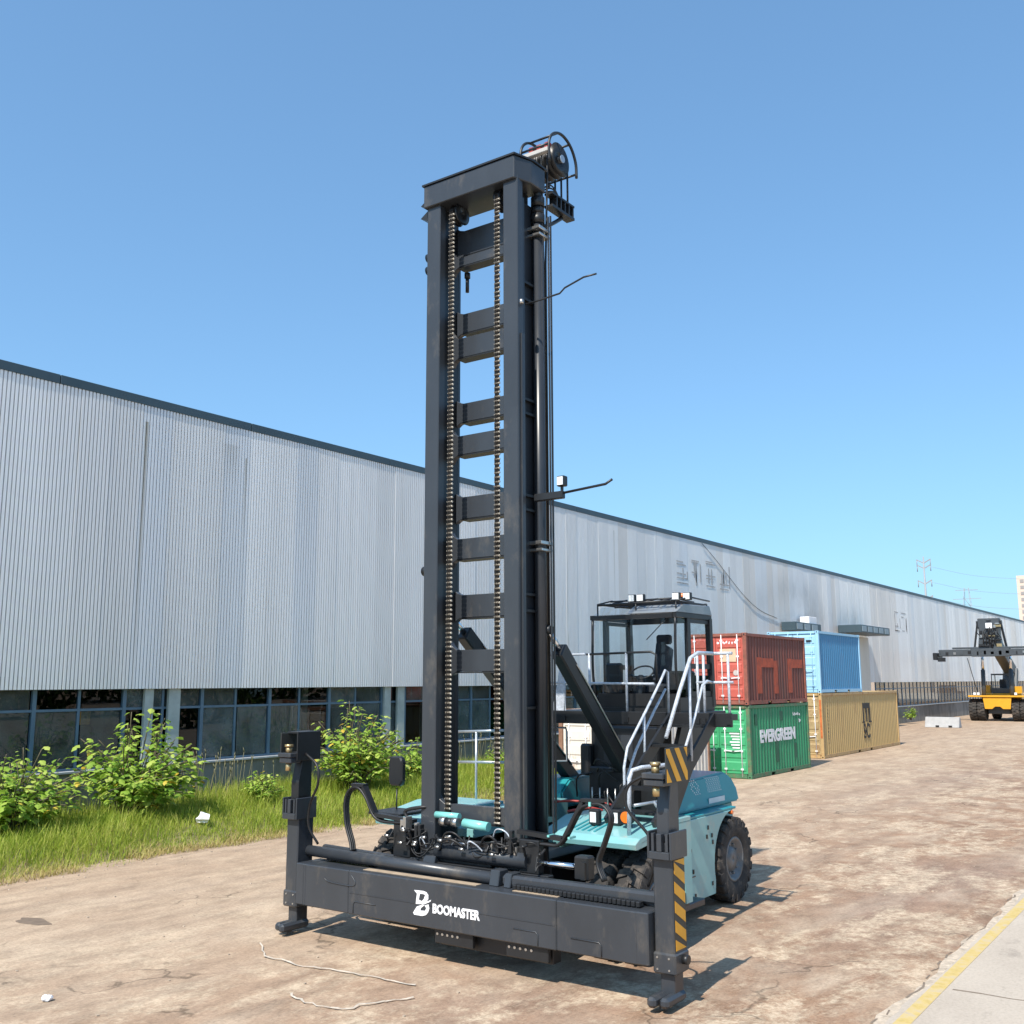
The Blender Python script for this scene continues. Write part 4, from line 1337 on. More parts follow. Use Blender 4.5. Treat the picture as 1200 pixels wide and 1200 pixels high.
# energy chains lying on the beams
ec_l = B().box(0, 0.10, 0, 0.052, 0, 0.06, 0.008).mesh('energy_chain_link', M_black)
for y0, y1, x_, z in ((5.75, 7.45, 10.44, 0.99), (9.95, 10.85, 10.64, 0.99), (5.75, 7.2, 10.60, 0.99)):
    y = y0
    while y < y1:
        o = bpy.data.objects.new('energy_chain_link', ec_l)
        COL.objects.link(o)
        o.parent = spr
        o.location = (x_ - 13.0, y - YC, z)
        y += 0.06
# hangers with bolts below the beam
for y0 in (8.55, 7.45):
    B().box(10.34, 10.40, y0 - 0.55, y0 + 0.05, 0.26, 0.425, 0.008).make('hanger_plate', M_black, spr)
    for k in range(5):
        B().cyl((10.33, y0 - 0.08 * k, 0.37), (10.341, y0 - 0.08 * k, 0.37), 0.017, 8).make('bolt', M_steel, spr)
B().box(10.45, 10.62, 6.9, 8.6, 0.22, 0.42, 0.01).make('lower_beam', M_black, spr)

# --- carriage with hydraulics between mast and spreader
cg = B().box(10.80, 10.93, 7.2, 9.9, 0.55, 1.12, 0.01).box(10.82, 10.94, 7.35, 7.65, 1.12, 1.52, 0.01).box(10.82, 10.94, 9.45, 9.75, 1.12, 1.55, 0.01).box(10.84, 10.94, 8.1, 9.0, 1.12, 1.42, 0.01)
car = cg.make('carriage', M_black, ch)
B().cyl((10.86, 8.15, 1.62), (10.86, 8.55, 1.64), 0.060, 16).make('hydraulic_motor', M_tealt, car)
B().cyl((10.95, 8.7, 1.70), (10.95, 9.1, 1.70), 0.045, 14).make('hydraulic_motor', M_tealt, car)
for y0, y1, rr in ((8.63, 8.72, 0.06), (8.73, 8.82, 0.05), (8.83, 8.92, 0.06)):
    B().cyl((10.84, y0, 1.64), (10.84, y1, 1.64), rr, 12).make('coupling', M_steel if rr > 0.055 else M_black, car)
rh = random.Random(31)
for cy_ in (7.85, 9.35):
    for k in range(7):
        y = cy_ + rh.uniform(-0.2, 0.2)
        z = rh.uniform(1.30, 1.50)
        s_ = rh.uniform(0.03, 0.06)
        B().box(10.70 + rh.uniform(0, 0.1), 10.86, y, y + s_, z, z + rh.uniform(0.08, 0.22), 0.006).make('valve', M_black if k % 3 else M_steel, car)
for k in range(34):
    y = rh.uniform(7.25, 9.85)
    x_ = rh.uniform(10.70, 10.86)
    z = rh.uniform(1.28, 1.52)
    L_ = rh.uniform(-0.6, 0.6)
    sag = rh.uniform(-0.18, 0.16)
    B().tube([(x_, y, z), (x_ - 0.06, y + L_ * 0.3, z + sag), (x_ - 0.03, y + L_ * 0.7, z + sag * 0.7), (x_ + 0.04, y + L_, rh.uniform(1.25, 1.5))], rh.choice((0.010, 0.013, 0.017)), 6).make('hose', M_rubber if k % 11 else M_wrap, car)
for k in range(14):
    y = rh.uniform(7.3, 9.8)
    z = rh.uniform(1.3, 1.52)
    B().cyl((10.70, y, z), (10.70, y + 0.07, z), 0.019, 8).make('hose_fitting', M_steel, car)
# hose trays reaching out to both arms, with their looped hoses
tl2 = B().obox((10.86, 9.4, 1.60), (10.86, 10.12, 1.64), 0.10, 0.05).obox((10.86, 10.12, 1.64), (10.86, 10.34, 2.00), 0.10, 0.045).obox((10.86, 10.32, 2.02), (10.86, 10.56, 2.02), 0.10, 0.04).make('hose_tray', M_black, car)
for k in range(3):
    dx = 0.035 * k
    B().tube([(10.82 + dx, 9.5, 1.57), (10.82 + dx, 10.05, 1.58), (10.82 + dx, 10.28, 1.86), (10.82 + dx, 10.42, 1.98), (10.82 + dx, 10.58, 1.96), (10.80 + dx, 10.66, 1.80), (10.78 + dx, 10.62, 1.50), (10.74 + dx, 10.48, 1.25), (10.70 + dx, 10.42, 1.14)], 0.020, 7).make('hose', M_rubber, car)
B().box(10.95, 11.5, 9.75, 10.35, 1.62, 1.66, 0.01).make('tray_plate', M_black, car)
tr2 = B().obox((10.90, 7.7, 1.60), (10.90, 7.02, 1.56), 0.10, 0.05).obox((10.90, 7.02, 1.56), (10.90, 6.74, 2.02), 0.10, 0.045).obox((10.90, 6.76, 2.04), (10.90, 6.44, 2.05), 0.10, 0.04).make('hose_tray', M_black, car)
for k in range(3):
    dx = 0.035 * k
    B().tube([(10.86 + dx, 7.9, 1.48), (10.86 + dx, 7.3, 1.48), (10.86 + dx, 7.05, 1.52), (10.86 + dx, 6.80, 1.90), (10.86 + dx, 6.66, 1.99), (10.86 + dx, 6.46, 2.0), (10.84 + dx, 6.34, 1.86), (10.82 + dx, 6.42, 1.58), (10.80 + dx, 6.50, 1.35), (10.76 + dx, 6.40, 1.15)], 0.020, 7).make('hose', M_rubber, car)
for y in (10.05, 9.75, 7.2, 6.9, 6.6):
    B().box(10.83, 10.97, y, y + 0.03, 1.575 if y > 6.7 else 1.98, 1.60 if y > 6.7 else 2.03).make('hose_clip', M_tealt, car)
B().tube([(10.9, 9.55, 1.6), (10.9, 9.60, 1.72), (10.93, 9.35, 1.78), (11.0, 9.25, 1.78)], 0.025, 8).make('hose', M_rubber, car)

# --- platform, railings and stairs
pf = B().box(14.08, 15.75, 7.0, 9.6, 2.90, 2.985, 0.01).box(14.02, 14.075, 6.15, 9.6, 2.80, 3.0, 0.008).box(14.08, 14.26, 6.155, 6.99, 2.90, 2.985)
plat = pf.make('platform', M_black, ch)
B().poly([(14.1, 2.80), (15.05, 2.80), (13.80, 1.46), (13.35, 1.46)], 'y', 6.98, 7.05).make('support_plate', M_black, plat)


def rail(pts, nm='handrail', m_=None, r=0.020, sm=False):
    return B().tube(pts, r, 10, smooth=sm, sub=4).make(nm, m_ or M_wrap, plat)


for y in (9.02, 8.55, 7.88):
    rail([(14.06, y, 2.86), (14.06, y, 3.90)], 'rail_post')
    B().box(14.00, 14.04, y - 0.04, y + 0.04, 2.84, 2.92).make('post_foot', M_black, plat)
rail([(14.06, 9.55, 3.44), (14.06, 7.40, 3.42)])
rail([(14.06, 9.55, 3.88), (14.06, 8.62, 3.89)])
rail([(14.06, 8.6, 3.885), (14.06, 7.45, 3.905), (14.06, 7.36, 3.86), (14.06, 7.36, 3.44)], m_=M_black, r=0.018)
B().poly([(8.98, 2.90), (9.28, 2.90), (9.16, 3.40), (9.08, 3.86)], 'x', 14.045, 14.05).make('plastic_sheet', M_wrap, plat)
for y in (6.68, 6.58, 6.19):
    rail([(14.06, y, 2.86), (14.06, y, 3.88)], 'rail_post')
    B().box(14.00, 14.04, y - 0.035, y + 0.035, 2.84, 2.92).make('post_foot', M_black, plat)
rail([(14.06, 6.72, 3.86), (14.06, 6.12, 3.86)], r=0.024)
rail([(14.06, 6.70, 3.44), (14.06, 6.12, 3.44)])
# stair from the right fender up to the platform
st0, st1 = V((12.15, 0, 1.62)), V((14.05, 0, 2.95))
for y in (6.42, 7.12):
    B().obox((12.1, y, 1.60), (14.05, y, 2.92), 0.04, 0.20).make('stair_stringer', M_black, plat)
for k in range(5):
    p = st0.lerp(st1, (k + 0.5) / 5)
    B().box(p.x - 0.12, p.x + 0.14, 6.45, 7.09, p.z - 0.02, p.z + 0.015).make('stair_tread', M_black, plat)
rail([(11.72, 6.58, 1.54), (11.72, 6.56, 2.24), (11.76, 6.54, 2.34), (11.90, 6.48, 2.37), (12.45, 6.40, 2.37), (12.92, 6.38, 2.38)], r=0.027)
rail([(12.85, 6.39, 2.38), (13.35, 6.40, 2.98), (13.62, 6.40, 3.40), (13.78, 6.40, 3.46), (14.05, 6.45, 3.44)])
rail([(12.45, 6.40, 2.72), (12.9, 6.40, 3.34), (13.25, 6.40, 3.78), (13.5, 6.40, 3.86), (14.05, 6.42, 3.86)], r=0.027)
rail([(13.2, 6.4, 2.37), (13.2, 6.4, 3.70)], 'rail_post')
rail([(12.62, 7.14, 1.42), (12.62, 7.14, 2.30), (12.72, 7.14, 2.55), (13.30, 7.14, 3.05), (13.75, 7.14, 3.45), (13.92, 7.14, 3.62), (14.0, 7.14, 3.6), (14.0, 7.14, 2.95)])
rail([(12.66, 7.16, 2.05), (13.0, 7.16, 2.50), (13.6, 7.16, 3.05), (13.95, 7.16, 3.34)])
rail([(13.22, 7.14, 2.25), (13.22, 7.14, 3.0)], 'rail_post')
rail([(11.80, 6.55, 1.90), (12.30, 6.42, 1.92)], m_=M_galv, r=0.02)
rail([(12.15, 6.45, 1.92), (12.65, 6.40, 1.50)], m_=M_galv, r=0.02)
# galvanised rail on the left deck
for x0, y0 in ((13.1, 10.0),):
    rail([(13.0, 10.0, 1.46), (13.0, 10.0, 2.70)], 'rail_post', M_galv)
    rail([(13.0, 10.48, 2.67), (13.0, 9.40, 2.72)], m_=M_galv)
    rail([(13.0, 10.55, 2.20), (13.0, 9.40, 2.24)], m_=M_galv)
    B().box(12.92, 13.08, 9.92, 10.08, 1.455, 1.475).make('post_foot', M_galv, plat)
rail([(14.2, 9.5, 1.9), (14.2, 9.5, 2.72), (14.2, 9.1, 2.72), (14.2, 9.08, 2.66), (14.2, 9.08, 2.2), (14.2, 9.5, 2.18)], m_=M_galv, r=0.018)

# --- operator cab
CX0, CX1, CY0, CY1, CZ_0, CZ_1 = 14.28, 15.55, 7.14, 8.62, 3.05, 4.46
cf = B()
for y in (CY0, CY1):
    cf.obox((CX0 + 0.20, y, CZ_0), (CX0, y, CZ_1), 0.06, 0.06, (0, 1, 0)) if False else None
    cf.obox((CX1, y, CZ_0), (CX1 - 0.05, y, CZ_1), 0.09, 0.09, (0, 1, 0))
    cf.obox((CX0 + 0.42, y, CZ_0 + 0.05), (CX0 + 0.42, y, CZ_1), 0.07, 0.06, (0, 1, 0))
    cf.box(CX0, CX1, y - 0.035, y + 0.035, CZ_1 - 0.02, CZ_1 + 0.05)
    cf.box(CX0 + 0.05, CX1, y - 0.035, y + 0.035, CZ_0 - 0.06, CZ_0 + 0.16)
    cf.tube([(CX0 + 0.10, y, CZ_0 + 0.10), (CX0, y, CZ_0 + 0.6), (CX0 + 0.02, y, CZ_1)], 0.022, 6)
cf.box(CX0 - 0.02, CX0 + 0.05, CY0 + 0.036, CY1 - 0.036, CZ_1 - 0.03, CZ_1 + 0.04)
cf.box(CX0 + 0.08, CX0 + 0.16, CY0 + 0.036, CY1 - 0.036, CZ_0 - 0.06, CZ_0 + 0.22)
cf.box(CX1 - 0.05, CX1 + 0.03, CY0 + 0.05, CY1 - 0.05, CZ_0 - 0.06, CZ_0 + 0.5).box(CX1 - 0.09, CX1, CY0 + 0.05, CY1 - 0.05, CZ_1 - 0.05, CZ_1 + 0.05)
cf.box(CX0 + 0.03, CX1, CY0, CY1, 2.99, 3.05)
cab = cf.make('cab', M_black, ch)
B().box(CX0 + 0.1, CX0 + 0.36, CY0 - 0.04, CY0 + 0.0, CZ_0 + 0.16, CZ_1 - 0.04).make('corner_panel', mat('frosted_film', (0.42, 0.42, 0.40), 0.4, var=0.2, scale=3), cab) if False else None
B().poly([(CX0 + 0.11, CZ_0 + 0.23), (CX0 + 0.015, CZ_0 + 0.65), (CX0 + 0.035, CZ_1 - 0.03), (CX0 + 0.045, CZ_1 - 0.03), (CX0 + 0.025, CZ_0 + 0.65), (CX0 + 0.12, CZ_0 + 0.23)], 'y', CY0 + 0.04, CY1 - 0.04).make('windscreen', M_cabglass, cab)
for y, s_ in ((CY0, -1), (CY1, 1)):
    B().box(CX0 + 0.08, CX0 + 0.38, y - 0.005, y + 0.005, CZ_0 + 0.17, CZ_1 - 0.03).make('side_window', M_cabglass, cab)
    dr = B().box(CX0 + 0.46, CX0 + 0.51, y - 0.02, y + 0.02, CZ_0 + 0.17, CZ_1 - 0.03).box(CX0 + 0.511, CX1 - 0.09, y - 0.02, y + 0.02, CZ_1 - 0.09, CZ_1 - 0.03).box(CX0 + 0.511, CX1 - 0.06, y - 0.02, y + 0.02, CZ_0 + 0.60, CZ_0 + 0.68).box(CX0 + 0.511, CX1 - 0.06, y - 0.02, y + 0.02, CZ_0 + 0.165, CZ_0 + 0.25).make('door_frame', M_black, cab)
    B().box(CX0 + 0.512, CX1 - 0.10, y - 0.004, y + 0.004, CZ_0 + 0.68, CZ_1 - 0.09).make('door_window', M_cabglass, cab)
    B().box(CX0 + 0.512, CX1 - 0.08, y - 0.004, y + 0.004, CZ_0 + 0.25, CZ_0 + 0.60).make('door_window', M_cabglass, cab)
B().box(CX1 - 0.055, CX1 - 0.047, CY0 + 0.06, CY1 - 0.06, CZ_0 + 0.5, CZ_1 - 0.05).make('rear_window', M_cabglass, cab)
rf = B().poly([(CX0 + 0.02, CZ_1 + 0.052), (CX1, CZ_1 + 0.052), (CX1 - 0.08, CZ_1 + 0.22), (CX0 + 0.30, CZ_1 + 0.20)], 'y', CY0 + 0.9, CY1 - 0.02).make('roof_window', M_cabglass, cab)
B().poly([(CX0 - 0.02, CZ_1 + 0.054), (CX1 + 0.04, CZ_1 + 0.054), (CX1 - 0.05, CZ_1 + 0.21), (CX0 + 0.25, CZ_1 + 0.19)], 'y', CY0 - 0.03, CY0 + 0.85, 0.01).make('cab_roof', M_pale if False else mat('roof_grey', (0.20, 0.22, 0.24), 0.35, coat=0.4), cab)
# roof guard lattice
ga, gb_ = (CX0 + 0.1, CX1 - 0.05), (CY0 + 0.02, CY1 - 0.05)
for x_ in (ga[0], (ga[0] + ga[1]) / 2, ga[1]):
    B().tube([(x_, gb_[0], CZ_1 + 0.24), (x_, gb_[1], CZ_1 + 0.22)], 0.016, 6, smooth=False).make('roof_guard_bar', M_black, cab)
for k in range(13):
    y = gb_[0] + (gb_[1] - gb_[0]) * k / 12
    B().tube([(ga[0], y, CZ_1 + 0.232), (ga[1], y, CZ_1 + 0.232)], 0.012, 6, smooth=False).make('roof_guard_bar', M_black, cab)
for x_ in ga:
    for y in (gb_[0], (gb_[0] + gb_[1]) / 2, gb_[1]):
        B().cyl((x_, y, CZ_1 + 0.05), (x_, y, CZ_1 + 0.24), 0.012, 6).make('roof_guard_post', M_black, cab)
for x_, y, tz in ((CX0 + 0.15, 7.96, 0.25), (CX0 + 0.15, 7.80, 0.25), (CX0 + 0.2, 7.20, 0.25), (CX0 + 0.3, 7.06, 0.25)):
    B().box(x_ - 0.03, x_ + 0.05, y - 0.065, y + 0.065, CZ_1 + tz, CZ_1 + tz + 0.12, 0.01).make('cab_floodlight', M_black, cab)
    B().box(x_ - 0.037, x_ - 0.031, y - 0.055, y + 0.055, CZ_1 + tz + 0.012, CZ_1 + tz + 0.11).make('floodlight_lens', M_lens, cab)
B().cyl((15.0, 7.35, CZ_1 + 0.30), (15.0, 7.35, CZ_1 + 0.40), 0.045, 12).make('beacon', M_orange, cab)
for k in range(6):
    y = gb_[0] + (gb_[1] - gb_[0]) * k / 5
    B().tube([(ga[0], y, CZ_1 + 0.235), (ga[0] + 0.25, y - 0.12, CZ_1 + 0.30), (ga[1], y - 0.05, CZ_1 + 0.29)], 0.013, 6, smooth=False).make('roof_guard_bar', M_black, cab)
B().tube([(ga[0] + 0.25, gb_[0] - 0.1, CZ_1 + 0.30), (ga[0] + 0.25, gb_[1] - 0.1, CZ_1 + 0.29)], 0.014, 6, smooth=False).make('roof_guard_bar', M_black, cab)
# seat and controls
B().box(14.75, 15.25, 7.62, 8.12, 3.25, 3.42, 0.04).obox((15.2, 7.87, 3.40), (15.36, 7.87, 4.05), 0.46, 0.12, (0, 1, 0), 0.03).box(15.28, 15.4, 7.74, 8.0, 4.06, 4.22, 0.03).box(14.85, 15.15, 7.7, 8.05, 3.05, 3.25).make('driver_seat', M_seat, cab)
B().obox((14.50, 7.9, 3.06), (14.60, 7.9, 3.55), 0.14, 0.10, (0, 1, 0), 0.02).make('steering_column', M_black, cab)
B().tube([(14.62 + 0.10 * math.cos(t), 7.9 + 0.19 * math.sin(t), 3.60 + 0.10 * math.cos(t)) for t in [2 * math.pi * k / 16 for k in range(17)]], 0.014, 6).make('steering_wheel', M_black, cab)
B().box(14.7, 15.2, 7.25, 7.5, 3.3, 3.62, 0.03).box(14.45, 14.55, 8.2, 8.5, 3.25, 3.75, 0.03).make('console', M_black, cab)
B().tube([(14.32, 7.30, 4.42), (14.31, 7.65, 4.10)], 0.008, 5, smooth=False).make('wiper', M_black, cab)

# ------------------------------------------------------------------ shipping containers
def corr(b, p0, axis, length, z0, z1, depth, pitch, sgn, n_flat=0.35):
    """corrugated skin: profile along axis ('x' or 'y'), recessed by depth on the sgn side"""
    n = max(2, int(round(length / pitch)))
    pt = length / n
    pr = []
    for k in range(n):
        o = k * pt
        pr += [(o, 0), (o + pt * 0.30, 0), (o + pt * 0.5, 1), (o + pt * 0.80, 1)]
    pr.append((length, 0))
    def P(t, d, z):
        return (p0[0] + t, p0[1] + sgn * depth * d, z) if axis == 'x' else (p0[0] + sgn * depth * d, p0[1] + t, z)
    lo = [b.bm.verts.new(P(t, d, z0)) for t, d in pr]
    hi = [b.bm.verts.new(P(t, d, z1)) for t, d in pr]
    for i in range(len(pr) - 1):
        b.bm.faces.new((lo[i], lo[i + 1], hi[i + 1], hi[i]))
    return b


def container(name, loc, L, H, paint, frame, label, group, doors=True, bars=M_white, door_paint=None):
    W = 2.438
    x0, y0, z0 = loc
    x1, y1, z1 = x0 + L, y0 + W, z0 + H
    t = thing(name, (x0 + L / 2, y0 + W / 2, z0), label, 'container', group)
    corr(B(), (x0 + 0.12, y0 + 0.03), 'x', L - 0.24, z0 + 0.15, z1 - 0.11, 0.036, 0.278, 1).make('side_wall', paint, t)
    corr(B(), (x0 + 0.12, y1 - 0.03), 'x', L - 0.24, z0 + 0.15, z1 - 0.11, 0.036, 0.278, -1).make('side_wall', paint, t)
    corr(B(), (x1 - 0.03, y0 + 0.12), 'y', W - 0.24, z0 + 0.15, z1 - 0.11, 0.036, 0.25, -1).make('end_wall', paint, t)
    B().box(x0 + 0.06, x1 - 0.06, y0 + 0.05, y1 - 0.05, z1 - 0.06, z1 - 0.03).make('roof', paint, t)
    B().box(x0 + 0.1, x1 - 0.1, y0 + 0.05, y1 - 0.05, z0 + 0.10, z0 + 0.14).make('floor', M_black, t)
    for y in (y0, y1 - 0.06):
        br = B()
        for a_, b__ in ((x0 + 0.17, x0 + L / 2 - 1.15), (x0 + L / 2 - 0.78, x0 + L / 2 + 0.78), (x0 + L / 2 + 1.15, x1 - 0.17)):
            br.box(a_, b__, y, y + 0.06, z0 + 0.02, z0 + 0.16)
        br.box(x0 + 0.17, x1 - 0.17, y + 0.001, y + 0.059, z0 + 0.12, z0 + 0.161)
        br.make('bottom_rail', frame, t)
        B().box(x0 + 0.17, x1 - 0.17, y, y + 0.06, z1 - 0.12, z1 - 0.015).make('top_rail', frame, t)
    for x in (x0, x1 - 0.06):
        B().box(x, x + 0.06, y0 + 0.17, y1 - 0.17, z1 - 0.12, z1 - 0.012).make('header', frame, t)
        B().box(x, x + 0.06, y0 + 0.17, y1 - 0.17, z0 + 0.02, z0 + 0.16).make('end_sill', frame, t)
    for x in (x0, x1 - 0.14):
        for y in (y0 + 0.001, y1 - 0.141):
            B().box(x + 0.001, x + 0.139, y, y + 0.14, z0 + 0.12, z1 - 0.12, 0.008).make('corner_post', frame, t)
    for x in (x0 - 0.004, x1 - 0.176):
        for y in (y0 - 0.004, y1 - 0.158):
            for z in (z0, z1 - 0.118):
                c = B().box(x, x + 0.18, y, y + 0.162, z, z + 0.118, 0.01)
                c.make('corner_casting', frame, t)
                xs_ = x - 0.002 if x < x0 + 1 else x + 0.182
                B().box(min(xs_, xs_ + 0.004), xs_ + 0.004, y + 0.05, y + 0.11, z + 0.035, z + 0.085).make('casting_hole', M_black, t)
    if doors:
        for k in range(2):
            ya_, yb_ = y0 + 0.145 + k * (W - 0.29) / 2 + 0.006, y0 + 0.145 + (k + 1) * (W - 0.29) / 2 - 0.006
            d = B().box(x0 + 0.05, x0 + 0.085, ya_, yb_, z0 + 0.17, z1 - 0.13, 0.006)
            hh = (H - 0.36) / 5
            for q in range(5):
                za = z0 + 0.20 + q * hh
                d.poly([(x0 + 0.051, za + 0.05), (x0 + 0.026, za + 0.09), (x0 + 0.026, za + hh - 0.09), (x0 + 0.051, za + hh - 0.05)], 'y', ya_ + 0.07, yb_ - 0.07)
            dd = d.make('door', door_paint or paint, t)
            for yb in (ya_ + 0.20, yb_ - 0.24):
                lb_ = B().cyl((x0 + 0.005, yb, z0 + 0.06), (x0 + 0.005, yb, z1 - 0.06), 0.018, 8)
                for zz in (z0 + 0.30, z0 + H * 0.36, z0 + H * 0.66, z1 - 0.30):
                    lb_.box(x0 - 0.01, x0 + 0.048, yb - 0.05, yb + 0.05, zz, zz + 0.06)
                lb_.make('locking_bar', bars, dd)
                B().obox((x0 - 0.022, yb, z0 + 0.98), (x0 - 0.022, yb + (0.36 if yb < (ya_ + yb_) / 2 else -0.36), z0 + 0.95), 0.02, 0.035).make('door_handle', bars, dd)
    return t


RUST = (0.13, 0.06, 0.035)
C_green = mat('container_green', (0.035, 0.25, 0.12), 0.5, var=0.12, scale=1.2, dirt=(0.04, 0.11, 0.06), dirt_amt=0.30, dscale=1.6, stretch=(1, 1, 0.35))
C_greend = mat('container_door_green', (0.05, 0.34, 0.15), 0.5, var=0.12, scale=2, dirt=(0.30, 0.42, 0.34), dirt_amt=0.2, dscale=3)
C_red = mat('container_oxide', (0.17, 0.055, 0.042), 0.65, var=0.2, scale=2, dirt=(0.10, 0.055, 0.045), dirt_amt=0.6, dscale=2.2, stretch=(1, 1, 0.2))
C_redd = mat('container_door_red', (0.46, 0.095, 0.07), 0.55, var=0.12, scale=2, dirt=(0.24, 0.10, 0.07), dirt_amt=0.35, dscale=3)
C_blue = mat('container_blue_shaded', (0.07, 0.24, 0.43), 0.5, var=0.08, scale=2, dirt=(0.10, 0.18, 0.30), dirt_amt=0.3, dscale=2, stretch=(1, 1, 0.3))  # darker copy of the light blue; the side's shade is put into the colour
C_bluel = mat('container_light_blue', (0.32, 0.56, 0.74), 0.45, var=0.06, scale=2)
C_tan = mat('container_tan', (0.50, 0.35, 0.15), 0.55, var=0.06, scale=1.2, dirt=(0.34, 0.22, 0.10), dirt_amt=0.35, dscale=1.2, stretch=(1, 1, 0.3))
C_tand = mat('container_tan_doors', (0.40, 0.30, 0.15), 0.6, var=0.15, scale=3, dirt=(0.25, 0.12, 0.06), dirt_amt=0.6, dscale=4)
C_white = mat('container_white_rusty', (0.66, 0.62, 0.56), 0.6, var=0.06, scale=2, dirt=(0.36, 0.20, 0.13), dirt_amt=0.38, dscale=3.5, stretch=(1, 1, 0.35))
F_rust = mat('rusty_frame', (0.24, 0.13, 0.085), 0.75, var=0.3, scale=5)
F_green = mat('green_frame', (0.06, 0.18, 0.09), 0.6, var=0.2, scale=4, dirt=(0.22, 0.13, 0.08), dirt_amt=0.6, dscale=5)
F_red = mat('red_frame', (0.26, 0.085, 0.06), 0.65, var=0.2, scale=4, dirt=(0.12, 0.06, 0.04), dirt_amt=0.6, dscale=5)
F_tan = mat('tan_frame', (0.46, 0.31, 0.14), 0.6, var=0.1, scale=4, dirt=(0.30, 0.10, 0.04), dirt_amt=0.4, dscale=3)
GRP = 'stacked shipping containers'
gx, gy = 35.23, 14.76
cgn = container('shipping_container', (gx, gy, 0.0), 6.058, 2.591, C_green, F_green, 'green shipping container with white side lettering, standing on the yard', GRP, door_paint=C_greend)
crd = container('shipping_container', (gx - 0.05, gy, 2.591), 6.058, 2.591, C_red, F_red, 'faded rust-red shipping container on top of the green one', GRP, door_paint=C_redd)
tx, ty_ = 46.04, 15.83
ctn = container('shipping_container', (tx, ty_, 0.0), 12.192, 2.896, C_tan, F_tan, 'long tan shipping container with a black logo on its side', GRP, door_paint=C_tand)
cbl = container('shipping_container', (tx, ty_, 2.896), 6.058, 2.80, C_blue, C_bluel, 'light blue shipping container on top of the long tan one', GRP, door_paint=C_bluel, bars=C_bluel)
cwt = container('shipping_container', (28.0, 15.78, 0.0), 6.058, 2.591, C_white, F_rust, 'off-white rust-streaked shipping container behind the container handler', GRP, door_paint=C_white)
put_text('lettering', 'EVERGREEN', 0.60, M_white, (gx + 0.95, gy + 0.022, 1.24), '-y', cgn, bold=0.03, xs=1.12)
worn_marks('worn_print', 6, 0.18, M_white, (gx + 4.35, gy + 0.024, 2.08), '-y', cgn, seed=4)
worn_marks('worn_print', 2, 0.18, M_white, (gx + 4.95, gy + 0.024, 1.82), '-y', cgn, seed=5)
M_patch = mat('darker_green_patch', (0.015, 0.11, 0.055), 0.6, var=0.2)
for x_, w_, z_, h_ in ((0.55, 0.2, 1.85, 0.4), (2.95, 0.35, 1.95, 0.36), (2.45, 0.32, 0.45, 0.85), (4.35, 0.3, 0.5, 0.55)):
    B().box(gx + x_, gx + x_ + w_, gy + 0.026, gy + 0.029, z_, z_ + h_).make('paint_patch', M_patch, cgn)
for k in range(6):
    B().box(gx + 0.02, gx + 0.024, gy + 0.42, gy + 0.42 + 0.28 + 0.05 * (k % 3), 1.05 + 0.1 * k, 1.10 + 0.1 * k).make('data_line', M_white, cgn)
# faded orange logo strokes on the red container
M_or = mat('faded_orange_paint', (0.42, 0.075, 0.03), 0.7, var=0.25, scale=4, dirt=(0.17, 0.055, 0.042), dirt_amt=0.5, dscale=5)
for x0_ in (0.95, 4.05):
    n_ = 1 if x0_ < 2 else 0
    B().box(gx + x0_, gx + x0_ + 0.42, gy + 0.022, gy + 0.026, 2.591 + 0.40, 2.591 + 1.72).make('logo_stroke', M_or, crd)
    B().box(gx + x0_ + 0.43, gx + x0_ + 1.62, gy + 0.022, gy + 0.026, 2.591 + 1.36, 2.591 + 1.70).make('logo_stroke', M_or, crd)
    if n_: B().box(gx + x0_ + 1.63, gx + x0_ + 2.02, gy + 0.022, gy + 0.026, 2.591 + 0.38, 2.591 + 1.62).make('logo_stroke', M_or, crd)
B().box(gx - 0.025, gx - 0.02, gy + 0.42, gy + 1.05, 2.591 + 1.55, 2.591 + 2.02).make('pale_patch', mat('pale_patch', (0.62, 0.42, 0.28), 0.6), crd)
B().cyl((gx - 0.03, gy + 0.45, 2.591 + 1.15), (gx - 0.022, gy + 0.45, 2.591 + 1.15), 0.10, 14).make('round_sticker', mat('sticker_grey', (0.45, 0.40, 0.38), 0.6), crd)
worn_marks('worn_print', 7, 0.15, M_white, (gx - 0.024, gy + 1.15, 2.591 + 2.18), '-x', crd, seed=6)
# tan container: arched m over two rows of letters
M_ink = mat('worn_black_print', (0.035, 0.032, 0.028), 0.7, var=0.3)
lx, lz = tx + 5.95, 1.42
for dx in (0.0, 0.52, 1.04):
    B().box(lx + dx, lx + dx + 0.22, ty_ + 0.020, ty_ + 0.025, lz, lz + 0.68).make('logo_stroke', M_ink, ctn)
B().box(lx, lx + 1.26, ty_ + 0.0195, ty_ + 0.0245, lz + 0.66, lz + 0.92).make('logo_stroke', M_ink, ctn)
B().box(lx - 0.08, lx + 0.30, ty_ + 0.019, ty_ + 0.024, lz - 0.05, lz + 0.02).make('logo_stroke', M_ink, ctn)
B().box(lx + 0.96, lx + 1.40, ty_ + 0.019, ty_ + 0.024, lz - 0.05, lz + 0.02).make('logo_stroke', M_ink, ctn)
put_text('lettering', 'SC', 0.98, M_ink, (lx + 0.02, ty_ + 0.021, 0.64), '-y', ctn, bold=0.02, xs=0.95)
worn_marks('worn_print', 11, 0.15, M_ink, (tx + 0.75, ty_ + 0.021, 2.25), '-y', ctn, step=0.165, down=True, seed=7)
B().box(tx - 0.008, tx + 0.0, ty_ + 0.03, ty_ + 0.12, 0.9, 2.6).make('orange_strip', mat('orange_rust_paint', (0.50, 0.14, 0.04), 0.6, var=0.3, scale=6), ctn)
